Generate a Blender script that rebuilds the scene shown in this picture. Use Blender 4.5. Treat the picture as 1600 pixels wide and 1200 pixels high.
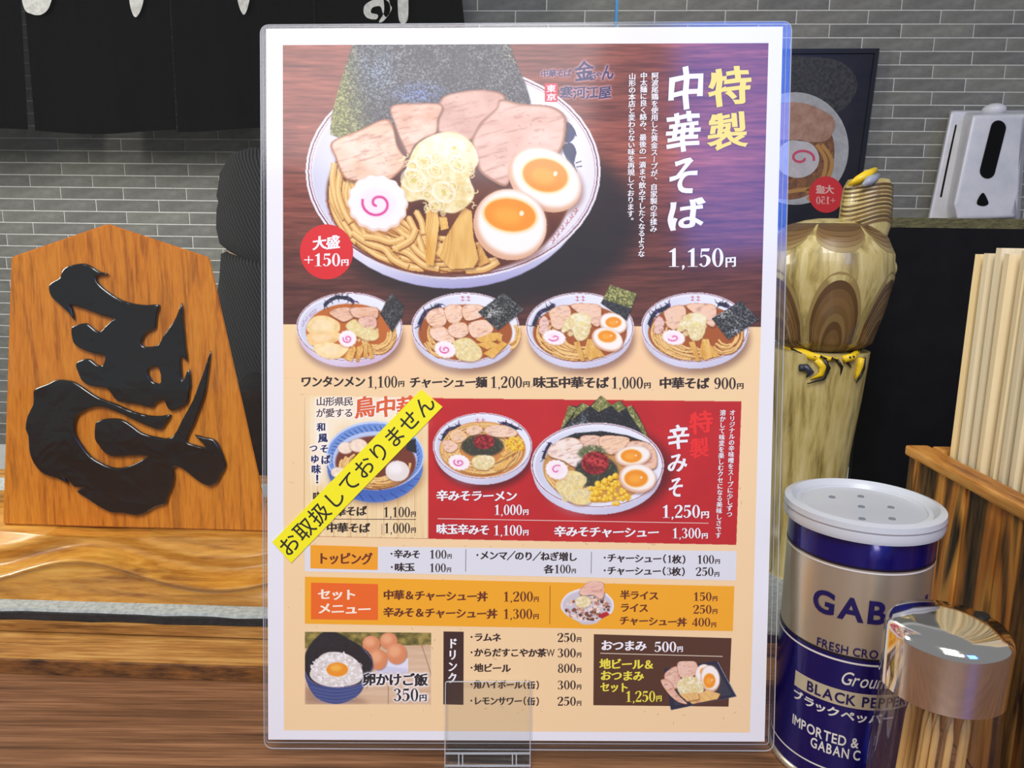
import bpy, bmesh, math, random
import numpy as np
from mathutils import Vector, Matrix

for _o in list(bpy.data.objects):
    bpy.data.objects.remove(_o)
SC = bpy.context.scene
COL = SC.collection
random.seed(7)
RNG = np.random.default_rng(11)

# ------------------------------------------------------------------ camera
FPX = 1200.0
PITCH = math.radians(11.0)
ROLL = 0.013
CAM = Vector((0.0, 0.0, 0.2216))
_F = Vector((0, math.cos(PITCH), -math.sin(PITCH)))
_R0 = Vector((1, 0, 0))
_U0 = _R0.cross(_F)
_R = _R0 * math.cos(ROLL) + _U0 * math.sin(ROLL)
_U = _U0 * math.cos(ROLL) - _R0 * math.sin(ROLL)
cam_data = bpy.data.cameras.new('camera')
cam_data.sensor_width = 36.0
cam_data.lens = 36.0 * FPX / 1600.0
cam_data.clip_start = 0.01
cam = bpy.data.objects.new('camera', cam_data)
_B = -_F
cam.matrix_world = Matrix(((_R.x, _U.x, _B.x, CAM.x), (_R.y, _U.y, _B.y, CAM.y),
                           (_R.z, _U.z, _B.z, CAM.z), (0, 0, 0, 1)))
COL.objects.link(cam)
SC.camera = cam

# ------------------------------------------------------------------ light
SC.view_settings.view_transform = 'Standard'
SC.view_settings.look = 'None'
SC.view_settings.gamma = 1.0
SC.view_settings.use_curve_mapping = False
SC.view_settings.exposure = 0.0
world = bpy.data.worlds.new('room_ambience')
world.use_nodes = True
world.node_tree.nodes['Background'].inputs[0].default_value = (0.95, 0.97, 1.0, 1)
world.node_tree.nodes['Background'].inputs[1].default_value = 0.28
SC.world = world

def area(name, loc, target, size, power, color=(1, 1, 1), sy=None):
    d = bpy.data.lights.new(name, 'AREA')
    d.shape = 'RECTANGLE'
    d.size = size
    d.size_y = sy or size
    d.energy = power
    d.color = color
    o = bpy.data.objects.new(name, d)
    o.location = loc
    o.rotation_euler = (Vector(target) - Vector(loc)).to_track_quat('-Z', 'Y').to_euler()
    COL.objects.link(o)
    return o

area('ceiling_lamp', (-0.15, -0.45, 1.15), (0.0, 0.33, 0.1), 0.45, 12.5, (1.0, 0.97, 0.93))
area('room_lamp', (-0.35, -1.4, 1.26), (0.0, 0.33, 0.2), 1.1, 10.0, (1.0, 0.95, 0.97), 0.66)
area('left_fill_light', (-0.85, 0.5, 0.50), (-0.45, 1.1, 0.18), 0.25, 7.0, (1.0, 0.95, 0.86))  # added fill out of view, brightens the left bricks and game piece
area('blue_sign_lamp', (0.64, -1.4, 1.08), (0.1, 0.33, 0.25), 0.46, 8.0, (0.06, 0.2, 1.0), 0.74)

# ------------------------------------------------------------------ pixel helpers
def ray(px, py):
    return _F + _R * ((px - 800.0) / FPX) + _U * ((600.0 - py) / FPX)
def on_plane(px, py, p0, n):
    d = ray(px, py)
    return CAM + d * ((p0 - CAM).dot(n) / d.dot(n))
def on_z(px, py, z):
    d = ray(px, py)
    return CAM + d * ((z - CAM.z) / d.z)
def on_y(px, py, y):
    d = ray(px, py)
    return CAM + d * ((y - CAM.y) / d.y)

# ------------------------------------------------------------------ object helpers
def tag(o, label=None, cat=None, group=None, kind=None):
    if label: o['label'] = label
    if cat: o['category'] = cat
    if group: o['group'] = group
    if kind: o['kind'] = kind
    return o
def empty(name, loc, label, cat, group=None):
    o = bpy.data.objects.new(name, None)
    o.location = loc
    o.empty_display_size = 0.02
    COL.objects.link(o)
    return tag(o, label, cat, group)
def link(name, me, mat, parent=None, smooth=False):
    """meshes are authored in world coordinates; a parent's own location is undone"""
    o = bpy.data.objects.new(name, me)
    COL.objects.link(o)
    if mat is not None and not me.materials:
        me.materials.append(mat)
    if parent is not None:
        o.parent = parent
        off = Vector((0, 0, 0)); p = parent
        while p is not None:
            off += p.location
            p = p.parent
        o.location = -off
    if smooth:
        me.polygons.foreach_set('use_smooth', [True] * len(me.polygons))
    return o
def mesh(name, verts, faces):
    me = bpy.data.meshes.new(name)
    me.from_pydata([tuple(v) for v in verts], [], faces)
    me.update()
    return me
def bm_obj(name, bm, mat, parent=None, smooth=False, angle=None):
    bmesh.ops.recalc_face_normals(bm, faces=bm.faces[:])
    me = bpy.data.meshes.new(name)
    bm.to_mesh(me); bm.free()
    o = link(name, me, mat, parent, smooth)
    if smooth and angle:
        me.set_sharp_from_angle(angle=math.radians(angle))
    return o
def bm_box(bm, c, s, rotz=0.0, bevel=0.0, seg=2):
    r = bmesh.ops.create_cube(bm, size=1.0)
    vs = r['verts']
    M = Matrix.Translation(Vector(c)) @ Matrix.Rotation(rotz, 4, 'Z') @ Matrix.Diagonal((s[0], s[1], s[2], 1))
    bmesh.ops.transform(bm, matrix=M, verts=vs)
    if bevel > 0:
        es = list({e for v in vs for e in v.link_edges})
        bmesh.ops.bevel(bm, geom=es, offset=bevel, segments=seg, profile=0.6, affect='EDGES')
def bm_lathe(bm, prof, c, n=64, caps=(False, False)):
    rings = []
    for r, z in prof:
        rings.append([bm.verts.new((c[0] + r * math.cos(2 * math.pi * i / n), c[1] + r * math.sin(2 * math.pi * i / n), c[2] + z)) for i in range(n)])
    for a, b in zip(rings, rings[1:]):
        for i in range(n):
            bm.faces.new((a[i], a[(i + 1) % n], b[(i + 1) % n], b[i]))
    if caps[0]: bm.faces.new(rings[0][::-1])
    if caps[1]: bm.faces.new(rings[-1])
def bm_tube(bm, pts, rad, n=8, caps=True):
    pts = [Vector(p) for p in pts]
    rads = rad if isinstance(rad, (list, tuple)) else [rad] * len(pts)
    prev = None; rings = []
    for i, p in enumerate(pts):
        t = (pts[min(i + 1, len(pts) - 1)] - pts[max(i - 1, 0)]).normalized()
        ref = prev if prev is not None else (Vector((0, 0, 1)) if abs(t.z) < 0.9 else Vector((1, 0, 0)))
        a = (ref - t * ref.dot(t)).normalized(); prev = a
        b = t.cross(a)
        rings.append([bm.verts.new(p + (a * math.cos(2 * math.pi * k / n) + b * math.sin(2 * math.pi * k / n)) * rads[i]) for k in range(n)])
    for r0, r1 in zip(rings, rings[1:]):
        for k in range(n):
            bm.faces.new((r0[k], r0[(k + 1) % n], r1[(k + 1) % n], r1[k]))
    if caps:
        bm.faces.new(rings[0][::-1]); bm.faces.new(rings[-1])

# ------------------------------------------------------------------ materials
def lin(c):
    out = []
    for v in c[:3]:
        v = v / 255.0
        out.append(v / 12.92 if v <= 0.04045 else ((v + 0.055) / 1.055) ** 2.4)
    return (out[0], out[1], out[2], 1.0)
class N:
    """small wrapper round a node tree"""
    def __init__(s, name):
        s.m = bpy.data.materials.new(name); s.m.use_nodes = True
        s.t = s.m.node_tree; s.b = s.t.nodes['Principled BSDF']; s.out = s.t.nodes['Material Output']
    def n(s, typ, **kw):
        nd = s.t.nodes.new(typ)
        for k, v in kw.items():
            if k.startswith('i_'):
                nd.inputs[k[2:].replace('_', ' ')].default_value = v
            else:
                setattr(nd, k, v)
        return nd
    def l(s, a, b): s.t.links.new(a, b)
    def coord(s, scale=(1, 1, 1), rot=(0, 0, 0), loc=(0, 0, 0)):
        tc = s.n('ShaderNodeTexCoord'); mp = s.n('ShaderNodeMapping')
        mp.inputs['Scale'].default_value = scale; mp.inputs['Rotation'].default_value = rot
        mp.inputs['Location'].default_value = loc
        s.l(tc.outputs['Object'], mp.inputs['Vector'])
        return mp.outputs['Vector']
    def noise(s, vec, scale, detail=4, rough=0.55, dist=0.0):
        nd = s.n('ShaderNodeTexNoise')
        nd.inputs['Scale'].default_value = scale; nd.inputs['Detail'].default_value = detail
        nd.inputs['Roughness'].default_value = rough; nd.inputs['Distortion'].default_value = dist
        s.l(vec, nd.inputs['Vector'])
        return nd.outputs['Fac']
    def ramp(s, fac, stops):
        r = s.n('ShaderNodeValToRGB'); e = r.color_ramp.elements
        while len(e) < len(stops): e.new(0.5)
        for k, (p, c) in enumerate(stops):
            e[k].position = p; e[k].color = lin(c)
        s.l(fac, r.inputs['Fac'])
        return r.outputs['Color']
    def mix(s, fac, a, b, mode='MIX'):
        m = s.n('ShaderNodeMix', data_type='RGBA', blend_type=mode)
        for sock, v in ((m.inputs[0], fac), (m.inputs[6], a), (m.inputs[7], b)):
            if isinstance(v, (int, float)): sock.default_value = v
            elif isinstance(v, tuple): sock.default_value = lin(v)
            else: s.l(v, sock)
        return m.outputs[2]
    def bump(s, h, strength=0.3, dist=0.001):
        b = s.n('ShaderNodeBump'); b.inputs['Strength'].default_value = strength; b.inputs['Distance'].default_value = dist
        s.l(h, b.inputs['Height']); s.l(b.outputs['Normal'], s.b.inputs['Normal'])
    def set(s, **kw):
        for k, v in kw.items():
            s.b.inputs[k.replace('_', ' ')].default_value = v
        return s
    def color(s, c):
        if isinstance(c, tuple): s.b.inputs['Base Color'].default_value = lin(c)
        else: s.l(c, s.b.inputs['Base Color'])
        return s

def plain(name, c, rough=0.5, metal=0.0, coat=0.0, coat_rough=0.1, spec=0.5):
    k = N(name).color(c)
    k.set(Roughness=rough, Metallic=metal, Coat_Weight=coat, Coat_Roughness=coat_rough)
    k.b.inputs['Specular IOR Level'].default_value = spec
    return k.m
def noisy(name, c1, c2, scale, rough=0.6, detail=5, stretch=(1, 1, 1), bump=0.0, bdist=0.0005, coat=0.0, dist=0.0, lo=0.3, hi=0.7, rot=(0, 0, 0), spec=0.5):
    k = N(name); v = k.coord(stretch, rot)
    f = k.noise(v, scale, detail, 0.6, dist)
    k.color(k.ramp(f, [(lo, c1), (hi, c2)]))
    k.set(Roughness=rough, Coat_Weight=coat, Coat_Roughness=0.15)
    k.b.inputs['Specular IOR Level'].default_value = spec
    if bump: k.bump(f, bump, bdist)
    return k.m
def clear_film(name, tint=(255, 255, 255), rough=0.08, ior=1.5, boost=1.0):
    """thin clear plastic: what passes through goes straight on, the rest is a Fresnel reflection"""
    k = N(name)
    k.t.nodes.remove(k.b)
    tr = k.n('ShaderNodeBsdfTransparent'); tr.inputs[0].default_value = lin(tint)
    gl = k.n('ShaderNodeBsdfGlossy'); gl.inputs['Roughness'].default_value = rough
    lw = k.n('ShaderNodeLayerWeight'); lw.inputs['Blend'].default_value = 0.5
    pw = k.n('ShaderNodeMath', operation='POWER'); pw.inputs[1].default_value = 4.0
    mu = k.n('ShaderNodeMath', operation='MULTIPLY_ADD'); mu.inputs[1].default_value = 0.6; mu.inputs[2].default_value = 0.045 * boost
    mx = k.n('ShaderNodeMixShader')
    k.l(lw.outputs['Facing'], pw.inputs[0]); k.l(pw.outputs[0], mu.inputs[0]); k.l(mu.outputs[0], mx.inputs[0])
    k.l(tr.outputs[0], mx.inputs[1]); k.l(gl.outputs[0], mx.inputs[2])
    k.l(mx.outputs[0], k.out.inputs['Surface'])
    return k.m
# ------------------------------------------------------------------ lettering
_GC = {}
def _flat(spl, steps=4):
    bp = spl.bezier_points; n = len(bp); out = []
    for i in range(n):
        a, b = bp[i], bp[(i + 1) % n]
        p0, p1, p2, p3 = (np.array(v[:2]) for v in (a.co, a.handle_right, b.co, b.handle_left))
        p2, p3 = p3, p2
        straight = abs(np.cross(p3 - p0, p1 - p0)) < 1e-4 and abs(np.cross(p3 - p0, p2 - p0)) < 1e-4
        m = 1 if straight else steps
        for k in range(m):
            t = k / m
            out.append((1 - t) ** 3 * p0 + 3 * (1 - t) ** 2 * t * p1 + 3 * (1 - t) * t * t * p2 + t ** 3 * p3)
    return np.array(out)
def glyph(ch):
    """contours of one character, em = 1, baseline 0, from the built-in interface font"""
    if ch in _GC: return _GC[ch]
    c = bpy.data.curves.new('glyph', 'FONT'); c.body = ch
    o = bpy.data.objects.new('glyph', c); COL.objects.link(o)
    k = o.to_curve(bpy.context.evaluated_depsgraph_get())
    res = [_flat(s) for s in k.splines if len(s.bezier_points) > 2]
    o.to_curve_clear()
    bpy.data.objects.remove(o); bpy.data.curves.remove(c)
    _GC[ch] = res
    return res
def area2(p):
    x, y = p[:, 0], p[:, 1]
    return 0.5 * np.sum(x * np.roll(y, -1) - np.roll(x, -1) * y)
def embolden(cs, ox, oy):
    if not cs: return cs
    big = max(cs, key=lambda p: abs(area2(p)))
    sg = 1.0 if area2(big) > 0 else -1.0
    out = []
    for p in cs:
        d1 = p - np.roll(p, 1, 0); d2 = np.roll(p, -1, 0) - p
        d1 /= np.maximum(np.linalg.norm(d1, axis=1, keepdims=True), 1e-9)
        d2 /= np.maximum(np.linalg.norm(d2, axis=1, keepdims=True), 1e-9)
        t = d1 + d2
        t /= np.maximum(np.linalg.norm(t, axis=1, keepdims=True), 1e-6)
        nrm = np.stack([t[:, 1], -t[:, 0]], 1) * sg
        c = np.clip(np.sum(t * d1, 1, keepdims=True), 0.55, 1)
        out.append(p + nrm / c * np.array([ox, oy]))
    return out
def ribbon(pts, sub=7):
    """closed outline of a stroke through (x, y, width) points"""
    P = np.array(pts, float)
    Q = []
    n = len(P)
    for i in range(n - 1):
        p0, p1, p2, p3 = P[max(i - 1, 0)], P[i], P[i + 1], P[min(i + 2, n - 1)]
        for k in range(sub):
            t = k / sub
            Q.append(0.5 * ((2 * p1) + (-p0 + p2) * t + (2 * p0 - 5 * p1 + 4 * p2 - p3) * t * t + (-p0 + 3 * p1 - 3 * p2 + p3) * t ** 3))
    Q.append(P[-1]); Q = np.array(Q)
    d = np.gradient(Q[:, :2], axis=0); d /= np.maximum(np.linalg.norm(d, axis=1, keepdims=True), 1e-9)
    nn = np.stack([-d[:, 1], d[:, 0]], 1) * np.maximum(Q[:, 2:3], 1e-4) / 2
    return np.concatenate([Q[:, :2] + nn, (Q[:, :2] - nn)[::-1]])
def ell(cx, cy, rx, ry, rot=0, n=48, a0=0, a1=360):
    t = np.radians(np.linspace(a0, a1, n, endpoint=(a1 - a0) < 360))
    x, y = rx * np.cos(t), ry * np.sin(t); r = math.radians(rot)
    return np.stack([cx + x * math.cos(r) - y * math.sin(r), cy + x * math.sin(r) + y * math.cos(r)], 1)
# bold old-style figures, cap height 1, each in a cell 0.56 wide
def _digit(d):
    cs = _digit_raw(d)
    if d in '08': return cs
    out = []
    for i, c in enumerate(cs):
        pos = area2(c) > 0; want = not (d == '4' and i == 1)
        out.append(c if pos == want else c[::-1])
    return out
def _digit_raw(d):
    R = ribbon
    A = np.array
    if d == '0': return [ell(.28, .5, .25, .51), ell(.28, .5, .105, .46)[::-1]]
    if d == '1': return [A([(.2, .03), (.2, .8), (.07, .78), (.07, .82), (.3, 1.01), (.36, 1.01), (.36, .03), (.5, .03), (.5, 0), (.06, 0), (.06, .03)])]
    if d == '2': return [R([(.05, .72, .10), (.07, .84, .12), (.2, .965, .06), (.37, .93, .12), (.43, .74, .17), (.33, .5, .13), (.17, .28, .07), (.05, .1, .04)]),
                         A([(.03, 0), (.03, .06), (.14, .16), (.4, .14), (.47, .27), (.5, .27), (.47, 0)])]
    if d == '3': return [R([(.07, .8, .12), (.14, .94, .06), (.3, .95, .08), (.39, .78, .16), (.31, .6, .08), (.18, .53, .04)]),
                         R([(.18, .54, .04), (.33, .51, .08), (.43, .28, .18), (.32, .06, .08), (.16, .04, .06), (.06, .18, .13)])]
    if d == '4': return [A([(.3, 0), (.3, .22), (.02, .22), (.02, .3), (.36, 1.0), (.45, 1.0), (.45, .32), (.54, .32), (.54, .22), (.45, .22), (.45, 0)]),
                         A([(.3, .32), (.3, .74), (.1, .32)])]
    if d == '5': return [A([(.1, .98), (.48, 1.0), (.44, .83), (.13, .83)]), A([(.1, .98), (.13, .9), (.12, .5), (.07, .5)]),
                         R([(.09, .52, .05), (.24, .62, .07), (.4, .5, .15), (.42, .28, .18), (.3, .06, .08), (.15, .04, .06), (.06, .17, .13)])]
    if d == '6': return [R([(.46, .86, .1), (.35, .96, .05), (.2, .86, .1), (.11, .5, .17), (.15, .15, .12), (.28, .03, .06), (.42, .15, .13), (.43, .4, .15), (.3, .57, .06), (.16, .45, .06)])]
    if d == '8': return [ell(.28, .74, .2, .265), ell(.28, .75, .09, .2)[::-1], ell(.28, .25, .245, .265), ell(.28, .25, .11, .205)[::-1]]
    if d == '9': return [R([(.1, .14, .1), (.21, .04, .05), (.36, .14, .1), (.45, .5, .17), (.41, .85, .12), (.28, .97, .06), (.14, .85, .13), (.13, .6, .15), (.26, .43, .06), (.4, .55, .06)])]
    if d == ',': return [R([(.1, .06, .13), (.15, .0, .1), (.1, -.16, .03)])]
    if d == '+': return [A([(.05, .46), (.05, .53), (.3, .53), (.3, .8), (.37, .8), (.37, .53), (.62, .53), (.62, .46), (.37, .46), (.37, .2), (.3, .2), (.3, .46)])]
STY = {'brush': (0.024, 0.012, 0.07), 'bold': (0.046, 0.022, 0.07), 'heavy': (0.034, 0.018, 0.12),
       'thin': (0.006, 0.003, 0.05), 'gothic': (0.008, 0.008, 0.0), 'logo': (0.03, 0.02, 0.12)}
def char_contours(ch, style):
    """-> contours centred on (0,0), em = 1"""
    ox, oy, sh = STY[style]
    cs = [c.copy() for c in glyph(ch)]
    cs = embolden(cs, ox, oy)
    out = []
    for c in cs:
        c = c - np.array([0.5, 0.38])
        c[:, 1] += c[:, 0] * sh
        if style in ('heavy', 'logo'):
            c[:, 0] += 0.018 * np.sin(9 * c[:, 1]) ; c[:, 1] += 0.016 * np.sin(8 * c[:, 0] + 1)
        out.append(c)
    return out
DIG = set('0123456789,+')
def adv(ch):
    if ch == ',': return 0.27
    if ch == '+': return 0.66
    if ch in DIG: return 0.55
    if ch == '・': return 0.55
    if ch in '（）': return 0.6
    if ch == '／': return 0.8
    if ch == 'W': return 0.95
    if ch == ' ': return 0.4
    return 1.0
SMALL_KANA = set('ャュョッゃゅょっ')
def line_contours(s, x0, x1, y0, y1, h, style):
    """a row of characters as px contours; y0/y1 centre heights at both ends, h em height (figures: cap height)"""
    isnum = all(c in DIG for c in s)
    tot = sum(adv(c) for c in s)
    cw = (x1 - x0) / tot; ang = (y1 - y0) / (x1 - x0)
    res = []; cur = 0.0
    for ch in s:
        a = adv(ch); xc = x0 + (cur + a / 2) * cw; yc = y0 + ang * (xc - x0)
        if ch in DIG:
            for c in _digit(ch):
                hh = h if isnum else h * 0.86
                px = x0 + (cur + c[:, 0]) * cw if isnum else x0 + (cur + c[:, 0]) * cw
                py = yc + (0.5 - c[:, 1]) * hh
                res.append(np.stack([px, py], 1))
        elif ch == '・':
            res.append(ell(xc, yc, h * .11, h * .11, n=12))
        elif ch == ' ':
            pass
        else:
            wx = cw if a == 1.0 else cw * (0.9 if ch != 'W' else 1.0)
            hh = h
            off = {'（': -0.42, '）': 0.42}.get(ch, 0) * cw * 0.7
            if ch == 'W': wx, hh = cw * 1.0, h
            if ch == 'W':
                cs = embolden([c.copy() for c in glyph('W')], .02, .0)
                al = np.concatenate(cs); mn, mx = al.min(0), al.max(0)
                for c in cs:
                    res.append(np.stack([xc + (c[:, 0] - (mn[0] + mx[0]) / 2) / (mx[0] - mn[0]) * wx * .9,
                                         yc - (c[:, 1] - (mn[1] + mx[1]) / 2) / (mx[1] - mn[1]) * hh * .8], 1))
            else:
                for c in char_contours(ch, style):
                    res.append(np.stack([xc + off + c[:, 0] * wx * 1.04, yc + ang * c[:, 0] * wx - c[:, 1] * hh], 1))
        cur += a
    return res
def col_contours(s, xa, ya, xb, yb, w, style):
    """a column of characters from the top centre (xa, ya) to the bottom centre (xb, yb)"""
    n = len(s); res = []
    for i, ch in enumerate(s):
        t = (i + .5) / n
        xc, yc = xa + (xb - xa) * t, ya + (yb - ya) * t
        ch_h = (yb - ya) / n
        if ch in '、。': xc += w * .55; yc -= ch_h * .55
        for c in char_contours(ch, style):
            if ch == 'ー': c = np.stack([-c[:, 1], -c[:, 0]], 1)
            res.append(np.stack([xc + c[:, 0] * w, yc - c[:, 1] * min(ch_h * 1.02, w * 1.15)], 1))
    return res
def box_contours(ch, x0, y0, x1, y1, style):
    cs = char_contours(ch, style)
    al = np.concatenate(cs); mn, mx = al.min(0), al.max(0)
    return [np.stack([x0 + (c[:, 0] - mn[0]) / (mx[0] - mn[0]) * (x1 - x0), y1 - (c[:, 1] - mn[1]) / (mx[1] - mn[1]) * (y1 - y0)], 1) for c in cs]

def cdt_fill(cs):
    """non-zero winding fill of overlapping outlines by constrained triangulation"""
    from mathutils.geometry import delaunay_2d_cdt
    vs, es = [], []
    for c in cs:
        n0 = len(vs); n = len(c)
        vs += [Vector((float(p[0]), float(p[1]))) for p in c]
        es += [(n0 + i, n0 + (i + 1) % n) for i in range(n)]
    ov, oe, of = delaunay_2d_cdt(vs, es, [], 0, 1e-6)[:3]
    P = np.array([tuple(v) for v in ov]); T = np.array([t[:3] for t in of])
    if len(T) == 0: return np.zeros((0, 3)), []
    cen = P[T].mean(1); wn = np.zeros(len(T))
    for c in cs:
        A = np.asarray(c, float); B = np.roll(A, -1, 0)
        up = (A[None, :, 1] <= cen[:, 1:2]) & (B[None, :, 1] > cen[:, 1:2])
        dn = (A[None, :, 1] > cen[:, 1:2]) & (B[None, :, 1] <= cen[:, 1:2])
        cr = (B[None, :, 0] - A[None, :, 0]) * (cen[:, 1:2] - A[None, :, 1]) - (cen[:, 0:1] - A[None, :, 0]) * (B[None, :, 1] - A[None, :, 1])
        wn += (up & (cr > 0)).sum(1) - (dn & (cr < 0)).sum(1)
    T = T[wn != 0]
    return np.concatenate([P, np.zeros((len(P), 1))], 1), [tuple(int(i) for i in t) for t in T]
def fill_glyphs(cs):
    """outlines grouped by touching boxes (about one character each), each group filled by itself"""
    cs = [np.asarray(c, float) for c in cs if len(c) > 2]
    bb = [(c[:, 0].min(), c[:, 1].min(), c[:, 0].max(), c[:, 1].max()) for c in cs]
    par = list(range(len(cs)))
    def find(i):
        while par[i] != i: i = par[i]
        return i
    for i in range(len(cs)):
        for j in range(i):
            a, b = bb[i], bb[j]
            if a[0] <= b[2] and b[0] <= a[2] and a[1] <= b[3] and b[1] <= a[3]: par[find(i)] = find(j)
    gr = {}
    for i in range(len(cs)): gr.setdefault(find(i), []).append(cs[i])
    V, Fc, n = [], [], 0
    for g in gr.values():
        sc = 1.0 / max(max(c.max() - c.min() for c in g), 1e-9)
        o = g[0][0]
        v, f = cdt_fill([(c - o) * sc for c in g])
        if len(v) == 0: continue
        v = v.copy(); v[:, :2] = v[:, :2] / sc + o
        V.append(v); Fc += [tuple(k + n for k in t) for t in f]; n += len(v)
    return np.concatenate(V), Fc
def fill_contours(cs):
    return fill_glyphs(cs)
def fill_contours_old(cs):
    """planar polygons (holes included) -> verts, faces, triangulated by the curve filler"""
    cu = bpy.data.curves.new('fill', 'CURVE'); cu.dimensions = '2D'; cu.fill_mode = 'FRONT'
    for c in cs:
        sp = cu.splines.new('POLY'); sp.points.add(len(c) - 1); sp.use_cyclic_u = True
        co = np.zeros((len(c), 4), np.float32); co[:, :2] = c; co[:, 3] = 1
        sp.points.foreach_set('co', co.ravel())
    o = bpy.data.objects.new('fill', cu); COL.objects.link(o)
    me = o.to_mesh()
    v = np.empty(len(me.vertices) * 3, np.float32); me.vertices.foreach_get('co', v)
    f = [tuple(p.vertices) for p in me.polygons]
    o.to_mesh_clear(); bpy.data.objects.remove(o); bpy.data.curves.remove(cu)
    return v.reshape(-1, 3), f

# ------------------------------------------------------------------ painter for the printed pictures
PX0, PY0, PW, PH, S = 400, 30, 850, 1150, 2
CV = np.zeros((PH * S, PW * S, 3), np.float32)
def vnoise(X, Y, sx, sy, seed, octv=3):
    out = np.zeros_like(X, dtype=np.float32); amp = 1.0; tot = 0
    for o in range(octv):
        r = np.random.default_rng(seed * 31 + o).random((64, 64)).astype(np.float32)
        u = X / sx * (2 ** o); v = Y / sy * (2 ** o)
        iu = np.floor(u).astype(int); iv = np.floor(v).astype(int)
        fu = u - iu; fv = v - iv
        fu = fu * fu * (3 - 2 * fu); fv = fv * fv * (3 - 2 * fv)
        a = r[iv % 64, iu % 64]; b = r[iv % 64, (iu + 1) % 64]; c = r[(iv + 1) % 64, iu % 64]; d = r[(iv + 1) % 64, (iu + 1) % 64]
        out += amp * ((a * (1 - fu) + b * fu) * (1 - fv) + (c * (1 - fu) + d * fu) * fv); tot += amp; amp *= .55
    return out / tot
def _box1(m, r, ax):
    k = 2 * r + 1
    pad = [(0, 0), (0, 0)]; pad[ax] = (r + 1, r)
    c = np.cumsum(np.pad(m, pad, mode='edge'), axis=ax)
    return (c[k:] - c[:-k]) / k if ax == 0 else (c[:, k:] - c[:, :-k]) / k
def blur(m, r):
    r = int(round(r))
    if r < 1: return m
    for _ in range(2):
        m = _box1(_box1(m, r, 0), r, 1)
    return m
def fill(polys, color, alpha=1.0, soft=0.0, noise=None):
    """paint closed px outlines (even-odd) with a colour or a function of the pixel position"""
    if isinstance(polys, np.ndarray): polys = [polys]
    al = np.concatenate(polys); mg = 4 + soft * 3
    x0 = max(int((al[:, 0].min() - PX0 - mg) * S), 0); x1 = min(int((al[:, 0].max() - PX0 + mg) * S) + 1, PW * S)
    y0 = max(int((al[:, 1].min() - PY0 - mg) * S), 0); y1 = min(int((al[:, 1].max() - PY0 + mg) * S) + 1, PH * S)
    if x1 <= x0 or y1 <= y0: return
    h, w = y1 - y0, x1 - x0
    tg = np.zeros((h, w + 1), np.int32)
    for p in polys:
        q = (p - np.array([PX0, PY0])) * S - np.array([x0, y0])
        for a, b in zip(q, np.roll(q, -1, 0)):
            if a[1] == b[1]: continue
            if a[1] > b[1]: a, b = b, a
            r0 = max(int(math.ceil(a[1] - .5)), 0); r1 = min(int(math.ceil(b[1] - .5)), h)
            if r1 <= r0: continue
            rr = np.arange(r0, r1)
            xi = a[0] + (rr + .5 - a[1]) / (b[1] - a[1]) * (b[0] - a[0])
            cc = np.clip(np.ceil(xi - .5), 0, w).astype(int)
            np.add.at(tg, (rr, cc), 1)
    m = (np.cumsum(tg[:, :w], 1) % 2).astype(np.float32)
    m = blur(m, max(soft * S, 0)) if soft * S >= 1 else m
    if callable(color):
        X, Y = np.meshgrid((np.arange(w) + x0) / S + PX0, (np.arange(h) + y0) / S + PY0)
        c = color(X.astype(np.float32), Y.astype(np.float32)) / 255.0
    else:
        c = np.array(color, np.float32) / 255.0
        if noise:
            X, Y = np.meshgrid((np.arange(w) + x0) / S + PX0, (np.arange(h) + y0) / S + PY0)
            nn = vnoise(X, Y, noise[0], noise[0], int(al[0, 0]) % 97, 3) - .5
            c = np.clip(c + nn[..., None] * noise[1] / 255.0, 0, 1)
    m = (m * alpha)[..., None]
    CV[y0:y1, x0:x1] = CV[y0:y1, x0:x1] * (1 - m) + c * m
def smooth(pts, sub=5):
    P = np.array(pts, float); n = len(P); out = []
    for i in range(n):
        p0, p1, p2, p3 = P[i - 1], P[i], P[(i + 1) % n], P[(i + 2) % n]
        for k in range(sub):
            t = k / sub
            out.append(0.5 * ((2 * p1) + (-p0 + p2) * t + (2 * p0 - 5 * p1 + 4 * p2 - p3) * t * t + (-p0 + 3 * p1 - 3 * p2 + p3) * t ** 3))
    return np.array(out)
def stroke(pts, w, color, alpha=1.0, soft=0.0, w1=None):
    n = len(pts); w1 = w if w1 is None else w1
    fill(ribbon([(x, y, w + (w1 - w) * i / max(n - 1, 1)) for i, (x, y) in enumerate(pts)], 6), color, alpha, soft)
def mixc(a, b, f): return np.array(a, np.float32) * (1 - f[..., None]) + np.array(b, np.float32) * f[..., None]
def crop(x0, y0, s): return lambda pts: np.array([(x0 + x / s, y0 + y / s) for x, y in pts], float)
def sample(px, py):
    u = np.clip((px - PX0) * S - .5, 0, PW * S - 2); v = np.clip((py - PY0) * S - .5, 0, PH * S - 2)
    iu = u.astype(int); iv = v.astype(int); fu = (u - iu)[:, None]; fv = (v - iv)[:, None]
    return (CV[iv, iu] * (1 - fu) + CV[iv, iu + 1] * fu) * (1 - fv) + (CV[iv + 1, iu] * (1 - fu) + CV[iv + 1, iu + 1] * fu) * fv

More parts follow.
